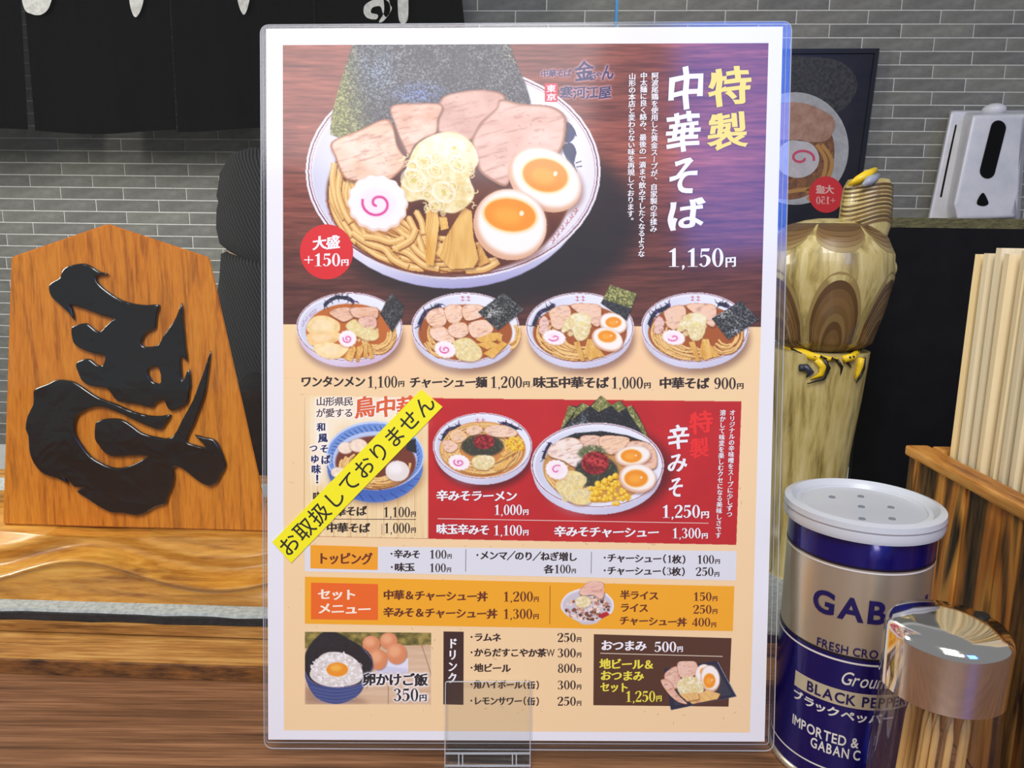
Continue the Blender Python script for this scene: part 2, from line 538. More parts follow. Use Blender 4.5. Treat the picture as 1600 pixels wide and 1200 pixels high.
# ---- ingredients
def egg(cx, cy, rx, ry, rot, yx, yy, yrx, yry, yrot=0, shade=(1, 1)):
    fill(ell(cx + rx * .06, cy + ry * .1, rx * 1.02, ry * 1.02, rot), (120, 60, 40), .5, rx * .06)
    fill(ell(cx, cy, rx, ry, rot), (226, 176, 140))
    fill(ell(cx + rx * .04, cy - ry * .07, rx * .93, ry * .9, rot), (255, 248, 238), 1, max(rx * .05, .6))
    fill(ell(yx, yy, yrx * 1.08, yry * 1.1, yrot), (250, 205, 120), 1, max(yrx * .06, .5))
    fill(ell(yx, yy, yrx, yry, yrot), (246, 150, 30), 1, .5)
    fill(ell(yx - yrx * .1, yy + yry * .05, yrx * .55, yry * .5, yrot), (255, 178, 60), .8, yrx * .12)
    fill(ell(yx + yrx * .45, yy - yry * .1, yrx * .09, yry * .16, 20), (255, 245, 220), .9, .4)
def naruto(cx, cy, rx, ry, rot=0, w=3.0, turns=1.3, ph=0):
    t = np.linspace(0, 2 * math.pi, 72, endpoint=False)
    k = 1 + .035 * np.sign(np.sin(t * 14)) * np.abs(np.sin(t * 14))
    p = np.stack([rx * k * np.cos(t), ry * k * np.sin(t)], 1); r = math.radians(rot)
    q = np.stack([cx + p[:, 0] * math.cos(r) - p[:, 1] * math.sin(r), cy + p[:, 0] * math.sin(r) + p[:, 1] * math.cos(r)], 1)
    fill(q + np.array([0, ry * .12]), (200, 130, 80), .55, rx * .05)
    fill(q, (238, 214, 196)); fill((q - q.mean(0)) * .95 + q.mean(0) - np.array([0, ry * .05]), (255, 246, 244), 1, .6)
    fill(ell(cx, cy, rx * .6, ry * .55, rot), (255, 226, 236), .6, rx * .1)
    a = np.linspace(0, turns * 2 * math.pi, 22); rr = np.linspace(.08, .52, 22)
    pts = [(cx + rx * g * math.cos(v + ph), cy + ry * g * math.sin(v + ph)) for v, g in zip(a, rr)]
    stroke(pts, w, (240, 150, 190), .7, .5); stroke(pts, w * .7, (222, 70, 150), 1, 0)
def meat(poly, seed=1, base=(226, 174, 146), rim=(168, 104, 70), hi=(244, 208, 184)):
    p = smooth(poly); c = p.mean(0); r = np.abs(p - c).max()
    fill(p + np.array([r * .03, r * .06]), (60, 25, 20), .7, max(r * .04, .5))
    fill(p, rim)
    def cf(X, Y):
        f = vnoise(X, Y, r * .5, r * .35, seed, 3); g = vnoise(X, Y + .25 * X, r * .35 + 1, r * .05 + .8, seed + 5, 3)
        a = mixc(base, hi, np.clip(f * 1.8 - .45, 0, 1)); b = np.clip((g - .56) * 2.2, 0, .55)
        return mixc_arr(a, (176, 118, 96), b)
    fill((p - c) * .955 + c, cf, 1, max(.4, r * .02))
    rg = np.random.default_rng(seed)
    for _ in range(int(r * .35)):
        x, y = c + (rg.random(2) - .5) * r * 1.1; a = rg.normal(.2, .5); L = r * .07
        stroke([(x, y), (x + L * math.cos(a) * .6, y + L * math.sin(a) * .5), (x + L * math.cos(a + .3), y + L * math.sin(a + .3))], max(r * .012, .5), (168, 112, 90), .6)
def mixc_arr(a, c, f): return a * (1 - f[..., None]) + np.array(c, np.float32) * f[..., None]
def noodles(cx, cy, rx, ry, a0, a1, n, seed, w, jitter=.12):
    rg = np.random.default_rng(seed)
    for i in range(n):
        r = .55 + .42 * rg.random(); s0 = a0 + (a1 - a0) * rg.random() * .6; s1 = s0 + (a1 - a0) * (.3 + .3 * rg.random())
        t = np.radians(np.linspace(s0, s1, 7)); rr = r + jitter * np.cumsum(rg.normal(0, .35, 7)) * .35
        rr = np.clip(rr, .2, .97)
        pts = [(cx + rx * q * math.cos(v), cy + ry * q * math.sin(v)) for q, v in zip(rr, t)]
        noodle(pts, w * (.85 + .3 * rg.random()), rg.random())
def noodle(pts, w, k=.5):
    stroke([(x + w * .1, y + w * .22) for x, y in pts], w * 1.15, (128, 66, 22), .75, .3)
    stroke(pts, w, (222 + 12 * k, 166 + 20 * k, 84 + 24 * k))
    stroke([(x - w * .08, y - w * .16) for x, y in pts], w * .45, (252, 218, 146), .85, .3)
def menma(poly, seed=3, base=(214, 156, 66)):
    p = np.array(poly, float); c = p.mean(0); r = np.abs(p - c).max()
    fill(p + np.array([r * .05, r * .06]), (96, 44, 14), .7, max(.5, r * .04))
    fill(p, lambda X, Y: mixc(base, (246, 202, 116), np.clip(vnoise(X, Y, r * .25, r * .9, seed, 3) * 1.6 - .3, 0, 1)))
    for k in (.25, .55, .8):
        a = p[0] * (1 - k) + p[1] * k; b = p[-1] * (1 - k) + p[-2] * k if len(p) > 3 else c
        stroke([tuple(a), tuple((a + b) / 2 + r * .03), tuple(b)], max(r * .02, .5), (176, 112, 40), .5)
def negi(poly, seed=2, tint=(244, 232, 176), nr=26, rr=(4, 9)):
    p = smooth(poly); c = p.mean(0); r = np.abs(p - c).max(0); R = float(r.max())
    fill(p + np.array([0, R * .08]), (120, 64, 30), .5, R * .05)
    fill(p, lambda X, Y: mixc((232, 206, 132), tint, np.clip(vnoise(X, Y, R * .16 + 1, R * .12 + 1, seed, 3) * 2 - .5, 0, 1)), 1, .5)
    rg = np.random.default_rng(seed)
    for _ in range(nr):
        a = rg.random() * 6.28; q = math.sqrt(rg.random()) * .8
        x, y = c[0] + r[0] * q * math.cos(a), c[1] + r[1] * q * math.sin(a)
        s = rr[0] + (rr[1] - rr[0]) * rg.random(); e = .6 + .4 * rg.random(); ro = rg.random() * 180
        fill(ell(x + s * .08, y + s * .15, s, s * e, ro, 20), (206, 172, 96), .55, s * .08)
        fill([ell(x, y, s, s * e, ro, 20), ell(x, y, s * .68, s * e * .66, ro, 20)], (255, 250, 224), .6)
        fill(ell(x, y, s * .45, s * e * .42, ro, 16), (236, 226, 140), .75, s * .08)
def nori(poly, seed=4, base=(38, 40, 42), hi=(116, 120, 116), grain=2.2, green=None, shine=None):
    p = np.array(poly, float); c = p.mean(0)
    fill(p + 1.0, (20, 12, 10), .6, 1.2)
    def cf(X, Y):
        f = vnoise(X, Y, grain, grain * .9, seed, 2); g = vnoise(X, Y, grain * 9, grain * 8, seed + 3, 2)
        o = mixc(base, hi, np.clip((f - .42) * 2.6, 0, 1) * np.clip(.35 + g, 0, 1))
        if green is not None:
            (gx, gy, nx, ny, wd) = green
            m = np.clip(((X - gx) * nx + (Y - gy) * ny) / wd + .5, 0, 1)
            o2 = mixc((92, 96, 44), (196, 196, 124), np.clip((f - .35) * 2.4, 0, 1))
            o = o * (1 - m[..., None]) + o2 * m[..., None]
        if shine is not None:
            for (sx, sy, sr, sr2, cc) in shine:
                m = np.clip(1 - np.hypot((X - sx) / sr, (Y - sy) / sr2), 0, 1) * np.clip((f - .35) * 3, 0, 1)
                o = o * (1 - m[..., None]) + np.array(cc, np.float32) * m[..., None]
        return o
    fill(p, cf)
def greens(cx, cy, rx, ry, n, seed, cols=((34, 44, 40), (60, 78, 58), (96, 118, 70)), s=3.0):
    rg = np.random.default_rng(seed)
    fill(ell(cx, cy, rx, ry), cols[0], .85, 1.5)
    for _ in range(n):
        a = rg.random() * 6.28; q = math.sqrt(rg.random())
        x, y = cx + rx * q * math.cos(a), cy + ry * q * math.sin(a); b = rg.random() * 6.28
        stroke([(x, y), (x + s * math.cos(b), y + s * math.sin(b)), (x + s * 1.6 * math.cos(b + .6), y + s * 1.6 * math.sin(b + .6))], s * .4, cols[rg.integers(0, 3)], .95)
def corn(cx, cy, rx, ry, n, seed, s):
    rg = np.random.default_rng(seed)
    for _ in range(n):
        a = rg.random() * 6.28; q = math.sqrt(rg.random())
        x, y = cx + rx * q * math.cos(a), cy + ry * q * math.sin(a); ro = rg.random() * 180
        fill(ell(x + s * .1, y + s * .2, s * 1.05, s * .85, ro, 14), (190, 120, 14), .8, .3)
        fill(ell(x, y, s, s * .8, ro, 14), (246, 196, 30))
        fill(ell(x - s * .2, y - s * .2, s * .5, s * .35, ro, 12), (255, 232, 120), .9, .3)
def paste(cx, cy, rx, ry, seed=1):
    fill(ell(cx, cy, rx, ry), lambda X, Y: mixc((110, 14, 20), (214, 70, 66), np.clip(vnoise(X, Y, rx * .16 + .6, rx * .13 + .6, seed, 3) * 2.4 - .75, 0, 1)), 1, .4)
    fill(ell(cx - rx * .1, cy + ry * .62, rx * .75, ry * .32), (96, 10, 16), .5, rx * .12)
def bowl(cx, cy, rx, ry, body=(206, 206, 226), shadow=(90, 50, 50), line=(110, 60, 80), soup=(146, 72, 24), drop=.16, lip=(244, 226, 232), soup_d=(0, .06, .86, .84), sh=.55):
    fill(ell(cx + rx * .04, cy + ry * .32, rx * .98, ry * 1.0), shadow, sh, rx * .06)
    fill(ell(cx, cy + ry * drop, rx * .97, ry * 1.0), body, 1, .4)
    fill(ell(cx - rx * .25, cy + ry * (drop + .1), rx * .55, ry * .88), (236, 234, 246), .5, rx * .08)
    fill(ell(cx, cy, rx, ry), lip)
    fill(ell(cx, cy, rx * .985, ry * .98), line)
    fill(ell(cx, cy, rx * .972, ry * .965), (240, 240, 248))
    fill(ell(cx, cy + ry * .03, rx * .94, ry * .93), lambda X, Y: mixc((236, 239, 247), (196, 200, 220), np.clip((cx - X) / rx * .55 + .12, 0, 1)), 1, .6)
    fill(ell(cx + rx * soup_d[0], cy + ry * soup_d[1], rx * soup_d[2], ry * soup_d[3]), soup, 1, .6)
def dragon(pts, w, seed=1):
    stroke(pts, w, (34, 36, 60))
    rg = np.random.default_rng(seed)
    for (x, y) in pts:
        for _ in range(3):
            a = rg.random() * 6.28; stroke([(x, y), (x + w * .8 * math.cos(a), y + w * .8 * math.sin(a)), (x + w * 1.5 * math.cos(a + .3), y + w * 1.5 * math.sin(a + .3))], w * .4, (40, 42, 56), 1, 0, .4)
        if rg.random() < .4: fill(ell(x, y, w * .35, w * .3, n=10), (110, 60, 140), .8)
# ================================================================== the printed pictures (painted in code, printed on the sheet)
PRINT = [(441.8, 70.5), (1200.8, 67.3), (1171.8, 1144.6), (443.6, 1141)]      # corners of the printed area
BEIGE = (248, 214, 162)
def beige_fn(X, Y):
    f = vnoise(X, Y, 160, 120, 3, 2)
    return mixc((252, 210, 160), (246, 216, 160), np.clip(f * 1.6 - .3, 0, 1))
def rect(x0, y0, x1, y1): return np.array([(x0, y0), (x1, y0), (x1, y1), (x0, y1)], float)
fill(rect(402, 32, 1248, 1178), beige_fn)
def wood_fn(X, Y):
    yy = Y + .06 * (X - 800) * np.clip((Y - 380) / 100, 0, 1) - 6 * np.sin((X - 560) / 240)
    f = vnoise(X, yy, 120, 7, 21, 4); g = vnoise(X, yy, 34, 2.6, 22, 3); h = vnoise(X, Y, 260, 120, 23, 2)
    t = np.clip(.55 * f + .6 * g + .35 * h - .32, 0, 1)
    o = mixc((84, 32, 26), (206, 116, 90), t)
    d = np.clip((Y - 250) / 260, 0, 1) * .38
    return o * (1 - d[..., None])
fill(np.array([(438, 64), (1206, 62), (1203, 511), (438, 507)]), wood_fn)
fill(ell(760, 345, 240, 140), (18, 12, 16), .85, 16)
fill(ell(800, 400, 150, 62), (20, 14, 16), .7, 18)
# hero bowl
fill(ell(706, 288, 214, 163), lambda X, Y: mixc((226, 226, 240), (164, 162, 206), np.clip((Y - 395) / 60 + (X - 700) / 500, 0, 1)), 1, .5)
fill(ell(708, 268, 230.5, 168), (240, 236, 240))
fill([ell(708, 268, 227, 165), ell(708, 268, 225, 163)], (118, 64, 84))
fill([ell(708, 268, 222.5, 161), ell(708, 268, 221.6, 160)], (170, 120, 136))
fill(ell(708, 270, 220, 158), lambda X, Y: mixc((236, 234, 242), (204, 206, 224), np.clip((560 - X) / 90, 0, 1)), 1, 1)
c8 = crop(470, 60, 3.3333)
for (a, b) in ((1385, 430), (1400, 500), (1415, 590), (1440, 660)):
    pass
fill(smooth(c8([(1375, 440), (1410, 450), (1430, 500), (1405, 540), (1370, 530)])), (44, 58, 104))
fill(smooth(c8([(1365, 560), (1410, 545), (1435, 590), (1425, 650), (1440, 700), (1405, 660), (1375, 610)])), (36, 50, 92))
for q in ([(1380, 450), (1420, 470), (1435, 510)], [(1395, 560), (1425, 600), (1420, 660)], [(1430, 650), (1460, 640)], [(1435, 670), (1465, 665)]):
    stroke([tuple(p) for p in c8(q)], 1.6, (60, 44, 84))
fill(ell(700, 303, 190, 129), lambda X, Y: mixc((70, 24, 14), (128, 62, 26), np.clip(vnoise(X, Y, 60, 40, 9, 2), 0, 1)), 1, 2)
for k, (x, y) in enumerate(((512, 318), (518, 338), (526, 352))):
    for j in range(3):
        stroke([(x - 2 + j * 4, y - 8 + j), (x + j * 4, y), (x + 1 + j * 4, y + 8)], 1.3, (176, 60, 50), .9)
    stroke([(x - 4, y - 4), (x + 3, y - 2), (x + 10, y - 3)], 1.3, (176, 60, 50), .9)
for k in range(6):
    x, y = 900 - k * 7, 330 + k * 9
    stroke([(x, y - 5), (x + 1, y), (x - 2, y + 6)], 1.4, (186, 70, 60), .8); stroke([(x - 4, y), (x, y + 1), (x + 4, y - 1)], 1.2, (186, 70, 60), .8)
# noodles, left arc and bottom
noodles(700, 303, 188, 126, 95, 205, 62, 5, 8.5)
noodles(700, 303, 186, 126, 60, 150, 30, 6, 8.0)
for q in ([(175, 650), (165, 740), (185, 850), (230, 940)], [(205, 700), (195, 800), (225, 900), (260, 960)], [(270, 1010), (340, 1060), (450, 1110), (520, 1180), (640, 1200)],
          [(330, 1030), (400, 1040), (470, 1060), (540, 1040)], [(560, 930), (590, 990), (620, 1060), (640, 1130)], [(600, 900), (630, 960), (640, 1020)], [(480, 1090), (560, 1120), (640, 1180), (720, 1200)],
          [(560, 1040), (600, 1100), (660, 1150)], [(390, 1080), (440, 1100), (480, 1150), (560, 1190)], [(860, 1210), (960, 1200), (1030, 1160)], [(600, 990), (570, 1050), (500, 1090)]):
    noodle([tuple(p) for p in c8(q)], 9.5, .6)
# nori sheets behind
NORI_H = c8([(270, 30), (1085, 30), (1130, 150), (1170, 240), (1196, 330), (1190, 400), (900, 420), (700, 460), (520, 480), (300, 500), (195, 515), (152, 496), (160, 400), (200, 250)])
nori(NORI_H, 4, (44, 46, 52), (150, 150, 146), 2.0, green=(550, 120, -.97, .2, 46), shine=[(655, 146, 56, 24, (120, 150, 225)), (590, 112, 46, 52, (150, 170, 190)), (800, 84, 34, 22, (170, 172, 140))])
stroke([tuple(p) for p in c8([(440, 60), (360, 130), (300, 260), (250, 420)])], 2.0, (70, 76, 70), .5, 1)
# pork slices
meat(c8([(735, 310), (850, 275), (970, 268), (1065, 300), (1020, 370), (940, 440), (885, 530), (820, 510), (760, 495), (710, 480), (712, 420)]), 13, (206, 158, 140), (150, 92, 70), (226, 184, 164))
meat(c8([(1040, 318), (1150, 340), (1300, 352), (1375, 400), (1382, 470), (1365, 560), (1325, 605), (1240, 600), (1110, 690), (1070, 770), (1000, 745), (930, 690), (905, 600), (890, 530), (940, 440), (1020, 360)]), 14, (222, 176, 156), (160, 104, 78), (240, 206, 188))
meat(c8([(470, 355), (600, 338), (735, 345), (715, 420), (705, 490), (640, 520), (590, 560), (560, 610), (520, 560), (490, 450)]), 12, (220, 168, 138), (164, 96, 66))
meat(c8([(160, 540), (300, 480), (440, 420), (485, 470), (505, 560), (550, 640), (500, 710), (440, 745), (330, 745), (240, 735), (205, 690), (180, 620)]), 11, (234, 190, 156), (176, 104, 62), (250, 222, 200))
fill(smooth(c8([(480, 440), (520, 520), (560, 610), (545, 620), (505, 560)])), (96, 44, 34), .8, .8)
# bamboo shoots
menma(c8([(655, 880), (705, 868), (722, 960), (705, 1090), (692, 1185), (652, 1178), (650, 1000)]), 3, (222, 156, 54))
menma(c8([(720, 930), (760, 930), (770, 990), (730, 1000)]), 4, (236, 184, 84))
menma(c8([(930, 1060), (965, 1130), (985, 1165), (930, 1190), (900, 1150)]), 6, (196, 128, 46))
menma(c8([(740, 1060), (800, 960), (850, 880), (890, 900), (900, 1040), (926, 1150), (900, 1195), (780, 1202), (705, 1120)]), 5, (220, 166, 80))
# leek
negi(c8([(600, 560), (700, 500), (800, 490), (890, 545), (925, 640), (880, 720), (905, 800), (880, 860), (800, 910), (710, 890), (640, 840), (560, 850), (520, 790), (545, 690)]), 8, (253, 246, 208), 46, (4, 10))
fill(ell(*c8([(760, 560)])[0], 34, 20), (255, 250, 232), .6, 6)
for (x, y, r) in ((590, 740, 22), (745, 800, 20), (700, 690, 14), (820, 655, 16), (640, 640, 15), (800, 570, 18)):
    X, Y = c8([(x, y)])[0]
    fill([ell(X, Y, r, r * .82, 30), ell(X, Y, r * .8, r * .62, 30)], (255, 252, 230), .6); fill([ell(X, Y, r * .55, r * .42, 30), ell(X, Y, r * .4, r * .3, 30)], (250, 240, 190), .6)
    fill(ell(X, Y, r * .22, r * .16, 30), (216, 200, 90), .8, .6)
rg = np.random.default_rng(5)
for k in range(90):
    x, y = c8([(530 + 390 * rg.random(), 600 + 290 * rg.random())])[0]; a = rg.random() * 6.28
    stroke([(x, y), (x + 6 * math.cos(a), y + 4 * math.sin(a)), (x + 10 * math.cos(a + .8), y + 7 * math.sin(a + .8))], 1.6, (250, 232, 176), .9)
naruto(590, 318, 47, 43, 18, 5.0, 1.25, 1.9)
egg(851, 281, 61, 46, 33, 852, 274, 35, 25, 12)
egg(797, 351, 58, 55, 28, 797, 336, 40, 25, 8)
# four bowls of the row
def small_base(cx, dragon_l=True):
    bowl(cx, 512, 84.5, 55, soup=(168, 86, 30), soup_d=(0, .14, .87, .8))
    if dragon_l:
        dragon([(cx - 72, 508), (cx - 66, 494), (cx - 60, 487), (cx - 48, 482), (cx - 40, 476)], 6.5, int(cx))
        for j in (-4, 5):
            stroke([(cx + j - 3, 464), (cx + j + 3, 464.5)], 1.2, (200, 90, 110)); stroke([(cx + j, 462), (cx + j, 471)], 1.2, (200, 90, 110)); stroke([(cx + j - 3, 469), (cx + j + 3, 469)], 1.2, (200, 90, 110))
# 1 wonton
bowl(546, 511, 83, 54, body=(214, 190, 214), soup=(196, 104, 34), soup_d=(.02, .12, .84, .8))
w8 = crop(450, 440, 8)
dragon([tuple(p) for p in w8([(455, 300), (520, 240), (600, 200), (680, 200), (760, 215), (820, 255)])], 6, 3)
for q in ([(180, 560), (200, 520), (190, 480)], [(215, 500), (240, 460), (230, 440)], [(260, 430), (300, 380), (360, 340)], [(270, 440), (320, 400), (360, 370)]):
    stroke([tuple(p) for p in w8(q)], 1.4, (176, 120, 160), .8)
meat(w8([(510, 390), (620, 330), (790, 330), (850, 420), (720, 500), (640, 480)]), 31, (240, 190, 150))
meat(w8([(770, 340), (900, 320), (1110, 325), (1130, 430), (1060, 480), (960, 460), (820, 440)]), 32, (236, 184, 146))
meat(w8([(900, 450), (1080, 440), (1110, 560), (1000, 600), (880, 540)]), 33, (232, 178, 160))
for q, cc in (([(240, 540), (330, 440), (480, 430), (640, 520), (620, 640), (420, 680), (260, 640)], (246, 214, 150)), ([(240, 660), (400, 640), (640, 640), (620, 740), (420, 800), (270, 780)], (250, 206, 136)), ([(330, 800), (480, 760), (700, 800), (760, 840), (640, 950), (480, 960), (340, 880)], (252, 222, 160))):
    p = smooth(w8(q)); fill(p + .8, (190, 120, 50), .7, .6); fill(p, cc, 1, .4, (7, 40)); fill((p - p.mean(0)) * .6 + p.mean(0) - 1, (255, 238, 200), .5, 2)
noodles(546 + 44, 520, 30, 34, -40, 160, 22, 41, 3.0)
for q in ([(700, 960), (760, 850), (830, 800), (850, 850), (800, 1000)], [(860, 820), (930, 790), (940, 860), (880, 1000), (850, 1000)], [(950, 790), (990, 770), (1000, 940), (950, 960)], [(1010, 770), (1040, 790), (1075, 950), (1020, 970)]):
    menma(w8(q), 7)
negi(w8([(720, 560), (830, 470), (920, 560), (1110, 620), (1130, 700), (1040, 740), (860, 680)]), 44, nr=18, rr=(2, 3.5))
naruto(*w8([(745, 715)])[0], 14, 13, 0, 2.0, 1.4, 1)
nori(w8([(1290, 145), (1450, 300), (1420, 440), (1300, 630), (1150, 400), (1230, 240)]), 45, (34, 36, 38), (120, 120, 116), 1.6)
# 2 chashu
small_base(727)
q8 = crop(630, 440, 8)
noodles(690, 520, 30, 40, 60, 220, 16, 51, 2.6)
noodles(797, 520, 16, 26, -60, 120, 12, 52, 2.6)
for k, q in enumerate(([(280, 460), (340, 360), (480, 330), (540, 420), (520, 540), (360, 560)], [(510, 360), (580, 290), (720, 300), (750, 420), (680, 520), (570, 510)], [(730, 340), (800, 290), (980, 300), (1010, 420), (820, 490), (750, 440)],
                       [(330, 600), (450, 540), (600, 640), (640, 760), (480, 760), (360, 700)], [(560, 580), (640, 520), (780, 520), (820, 640), (700, 710), (580, 660)], [(810, 560), (870, 500), (1040, 480), (1130, 600), (1000, 700), (860, 690)])):
    meat(q8(q), 60 + k, (248, 206, 168), (206, 140, 84), (252, 220, 196))
for q in ([(900, 720), (1100, 640), (1220, 640), (1160, 740), (980, 760)], [(920, 780), (1080, 740), (1200, 790), (1050, 850)], [(1000, 900), (1240, 745), (1305, 780), (1120, 960)], [(1180, 640), (1240, 660), (1230, 760), (1180, 740)]):
    menma(q8(q), 8, (226, 166, 56))
negi(q8([(620, 760), (800, 700), (960, 820), (980, 940), (860, 1000), (680, 960), (650, 860)]), 65, (248, 236, 178), 34, (2, 3.6))
naruto(*q8([(525, 850)])[0], 17, 13, 15, 2.2, 1.3, 2)
nori(q8([(1255, 135), (1510, 350), (1180, 610), (935, 380)]), 66, (34, 36, 36), (140, 142, 134), 1.8, green=(806, 466, .75, -.66, 6), shine=[(773, 484, 16, 12, (215, 218, 206)), (766, 492, 12, 9, (226, 228, 220)), (795, 508, 8, 6, (220, 224, 220))])
# 3 and 4 share the toppings
def soba(x0, cx, egg_on):
    k8 = crop(x0, 440, 8)
    small_base(cx)
    noodles(cx, 520, 70, 44, 60, 200, 40, int(x0) % 50, 3.0)
    if not egg_on: noodles(cx + 48, 522, 28, 32, -20, 130, 20, 77, 3.0)
    meat(k8([(380, 380), (480, 310), (620, 300), (660, 400), (600, 500), (520, 600), (420, 560), (400, 470)]), 71, (246, 206, 168), (208, 142, 92))
    meat(k8([(650, 300), (760, 270), (1000, 290), (1040, 380), (1010, 560), (900, 520), (760, 400)]), 72, (248, 206, 172), (206, 136, 84))
    for q in ([(260, 500), (320, 430), (380, 490), (370, 560), (280, 580)], [(250, 600), (330, 540), (380, 590), (300, 660)]):
        meat(k8(q), 73, (236, 196, 190), (196, 140, 130))
    negi(k8([(640, 430), (760, 390), (900, 430), (900, 560), (880, 660), (800, 740), (710, 710), (660, 600), (560, 640), (540, 590)]), 74, (250, 244, 206), 30, (2, 3.8))
    fill(ell(*k8([(790, 480)])[0], 9, 8), (252, 250, 226), .7, 3); fill(ell(*k8([(790, 520)])[0], 3.5, 3), (240, 222, 110), .8, 1.2)
    for q in ([(690, 760), (760, 740), (830, 990), (790, 1000)], [(860, 720), (940, 720), (1000, 940), (890, 985), (820, 900)], [(950, 780), (1000, 820), (1080, 930), (1000, 950)]):
        menma(k8(q), 9, (220, 160, 62))
    naruto(*k8([(450 if egg_on else 500, 700)])[0], 18, 11.5, 12, 2.0, .9, 3.4)
    if egg_on:
        nori(k8([(1150, 40), (1480, 150), (1350, 490), (1030, 270)]), 75, (32, 35, 38), (80, 86, 86), 1.8, green=(967, 475, .3, -.95, 3))
        x, y = k8([(1180, 525)])[0]; egg(x, y, 22, 16, 18, x + 1, y - 2, 12, 8)
        x, y = k8([(1110, 725)])[0]; egg(x, y, 25, 18, 20, x, y - 5, 14, 9, 5)
    else:
        dragon([tuple(p) for p in k8([(1060, 280), (1120, 290), (1190, 310)])], 6, 9)
        nori(k8([(1340, 240), (1565, 475), (1180, 725), (975, 460)]), 76, (34, 36, 38), (150, 152, 146), 1.8, green=(1172, 480, .8, -.6, 5), shine=[(1135, 488, 16, 11, (220, 222, 212)), (1152, 519, 18, 7, (226, 230, 236)), (1125, 494, 8, 6, (220, 222, 216))])
soba(810, 906, True)
soba(990, 1086, False)
# red panel: two miso bowls
RED = np.array([(668.9, 622), (1158.8, 627.2), (1150.6, 851.5), (668.9, 842)])
fill(RED, lambda X, Y: mixc((186, 22, 26), (204, 28, 30), vnoise(X, Y, 50, 40, 88, 2)))
m8 = crop(665, 620, 8.572)
bowl(754, 697, 77.5, 52, shadow=(70, 6, 10), soup=(214, 140, 66), soup_d=(0, .1, .87, .84), sh=.7)
dragon([tuple(p) for p in m8([(230, 580), (270, 480), (330, 430), (400, 415), (460, 380)])], 5.5, 5)
dragon([tuple(p) for p in m8([(1020, 350), (1100, 370), (1170, 400), (1230, 430)])], 5, 6)
for j in (-5, 4):
    stroke([(751 + j, 653), (751 + j, 660)], 1.2, (206, 90, 100)); stroke([(748 + j, 656), (754 + j, 656)], 1.2, (206, 90, 100)); stroke([(748 + j, 660), (754 + j, 660)], 1.2, (206, 90, 100))
noodles(754, 702, 66, 42, 0, 360, 50, 91, 2.6)
meat(m8([(320, 500), (430, 430), (560, 520), (500, 600), (380, 610)]), 92, (250, 208, 140), (226, 160, 80))
meat(m8([(530, 440), (640, 390), (740, 400), (760, 470), (600, 520)]), 93, (250, 214, 170), (226, 160, 80))
meat(m8([(790, 430), (900, 380), (1060, 390), (1220, 460), (1190, 530), (960, 540), (820, 500)]), 94, (250, 218, 184), (226, 166, 96))
meat(m8([(230, 600), (330, 580), (440, 660), (360, 740), (260, 720)]), 95, (250, 212, 178), (228, 168, 110))
greens(m8([(760, 660)])[0][0], m8([(760, 660)])[0][1], 33, 17, 90, 96, s=2.0)
corn(m8([(1190, 620)])[0][0], m8([(1190, 640)])[0][1], 15, 11, 60, 97, 2.3)
for q in ([(900, 900), (1100, 740), (1250, 720), (1000, 860)], [(900, 960), (1080, 850), (1200, 800), (1060, 960), (950, 990)], [(1000, 760), (1120, 690), (1160, 730), (1040, 800)]):
    menma(m8(q), 10, (232, 172, 80))
negi(m8([(640, 820), (720, 780), (900, 800), (920, 900), (820, 980), (680, 960), (620, 890)]), 98, (252, 242, 200), 26, (1.8, 3.2))
paste(*m8([(780, 600)])[0], 16.5, 11.5, 2)
naruto(*m8([(450, 880)])[0], 17, 12, 12, 2.2, 1.3, 2)
k6 = crop(820, 610, 6)
fill(ell(945, 735, 106, 70), (60, 4, 8), .7, 8)
nori(k6([(410, 140), (490, 150), (540, 115), (605, 150), (712, 50), (810, 135), (890, 92), (950, 160), (1000, 140), (1060, 230), (1182, 500), (1000, 470), (750, 420), (480, 440), (312, 468), (340, 360)]), 101, (28, 30, 32), (78, 80, 80), 2.2, shine=[(908, 665, 24, 10, (190, 196, 196))])
for q in ([(410, 140), (490, 165), (380, 320), (330, 380)], [(490, 165), (540, 115), (605, 150), (520, 210), (440, 280)], [(620, 150), (712, 50), (820, 140), (690, 200)], [(815, 140), (890, 92), (945, 165), (880, 205)], [(950, 160), (1000, 140), (1110, 330), (1170, 480), (1040, 330)]):
    nori(k6(q), 102, (104, 108, 50), (206, 206, 138), 2.0)
nori(k6([(560, 190), (620, 160), (690, 205), (815, 150), (880, 210), (950, 180), (1060, 340), (1176, 498), (960, 450), (720, 415), (470, 440), (318, 465), (420, 320)]), 103, (26, 28, 30), (70, 70, 72), 2.4, shine=[(905, 664, 20, 9, (200, 206, 208)), (884, 673, 14, 6, (190, 196, 200)), (912, 652, 12, 10, (120, 130, 134))])
bowl(933.5, 727, 104, 66.5, shadow=(70, 6, 10), soup=(206, 150, 80), soup_d=(.01, .05, .83, .83), sh=.0)
nori(k6([(318, 465), (470, 400), (720, 380), (960, 420), (1176, 498), (1100, 520), (800, 460), (500, 450)]), 103, (26, 28, 30), (70, 70, 72), 2.4)
dragon([tuple(p) for p in k6([(170, 640), (200, 560), (240, 490)])], 4.5, 8)
noodles(933, 735, 82, 50, 90, 190, 40, 104, 3.2)
meat(k6([(520, 440), (640, 420), (720, 450), (710, 560), (560, 560)]), 106, (246, 206, 178), (222, 166, 130))
meat(k6([(700, 440), (850, 425), (980, 450), (940, 530), (820, 600), (720, 560)]), 107, (250, 212, 170), (222, 160, 110))
meat(k6([(980, 480), (1150, 490), (1230, 580), (1230, 720), (1130, 720), (960, 560)]), 108, (242, 196, 160), (214, 150, 106))
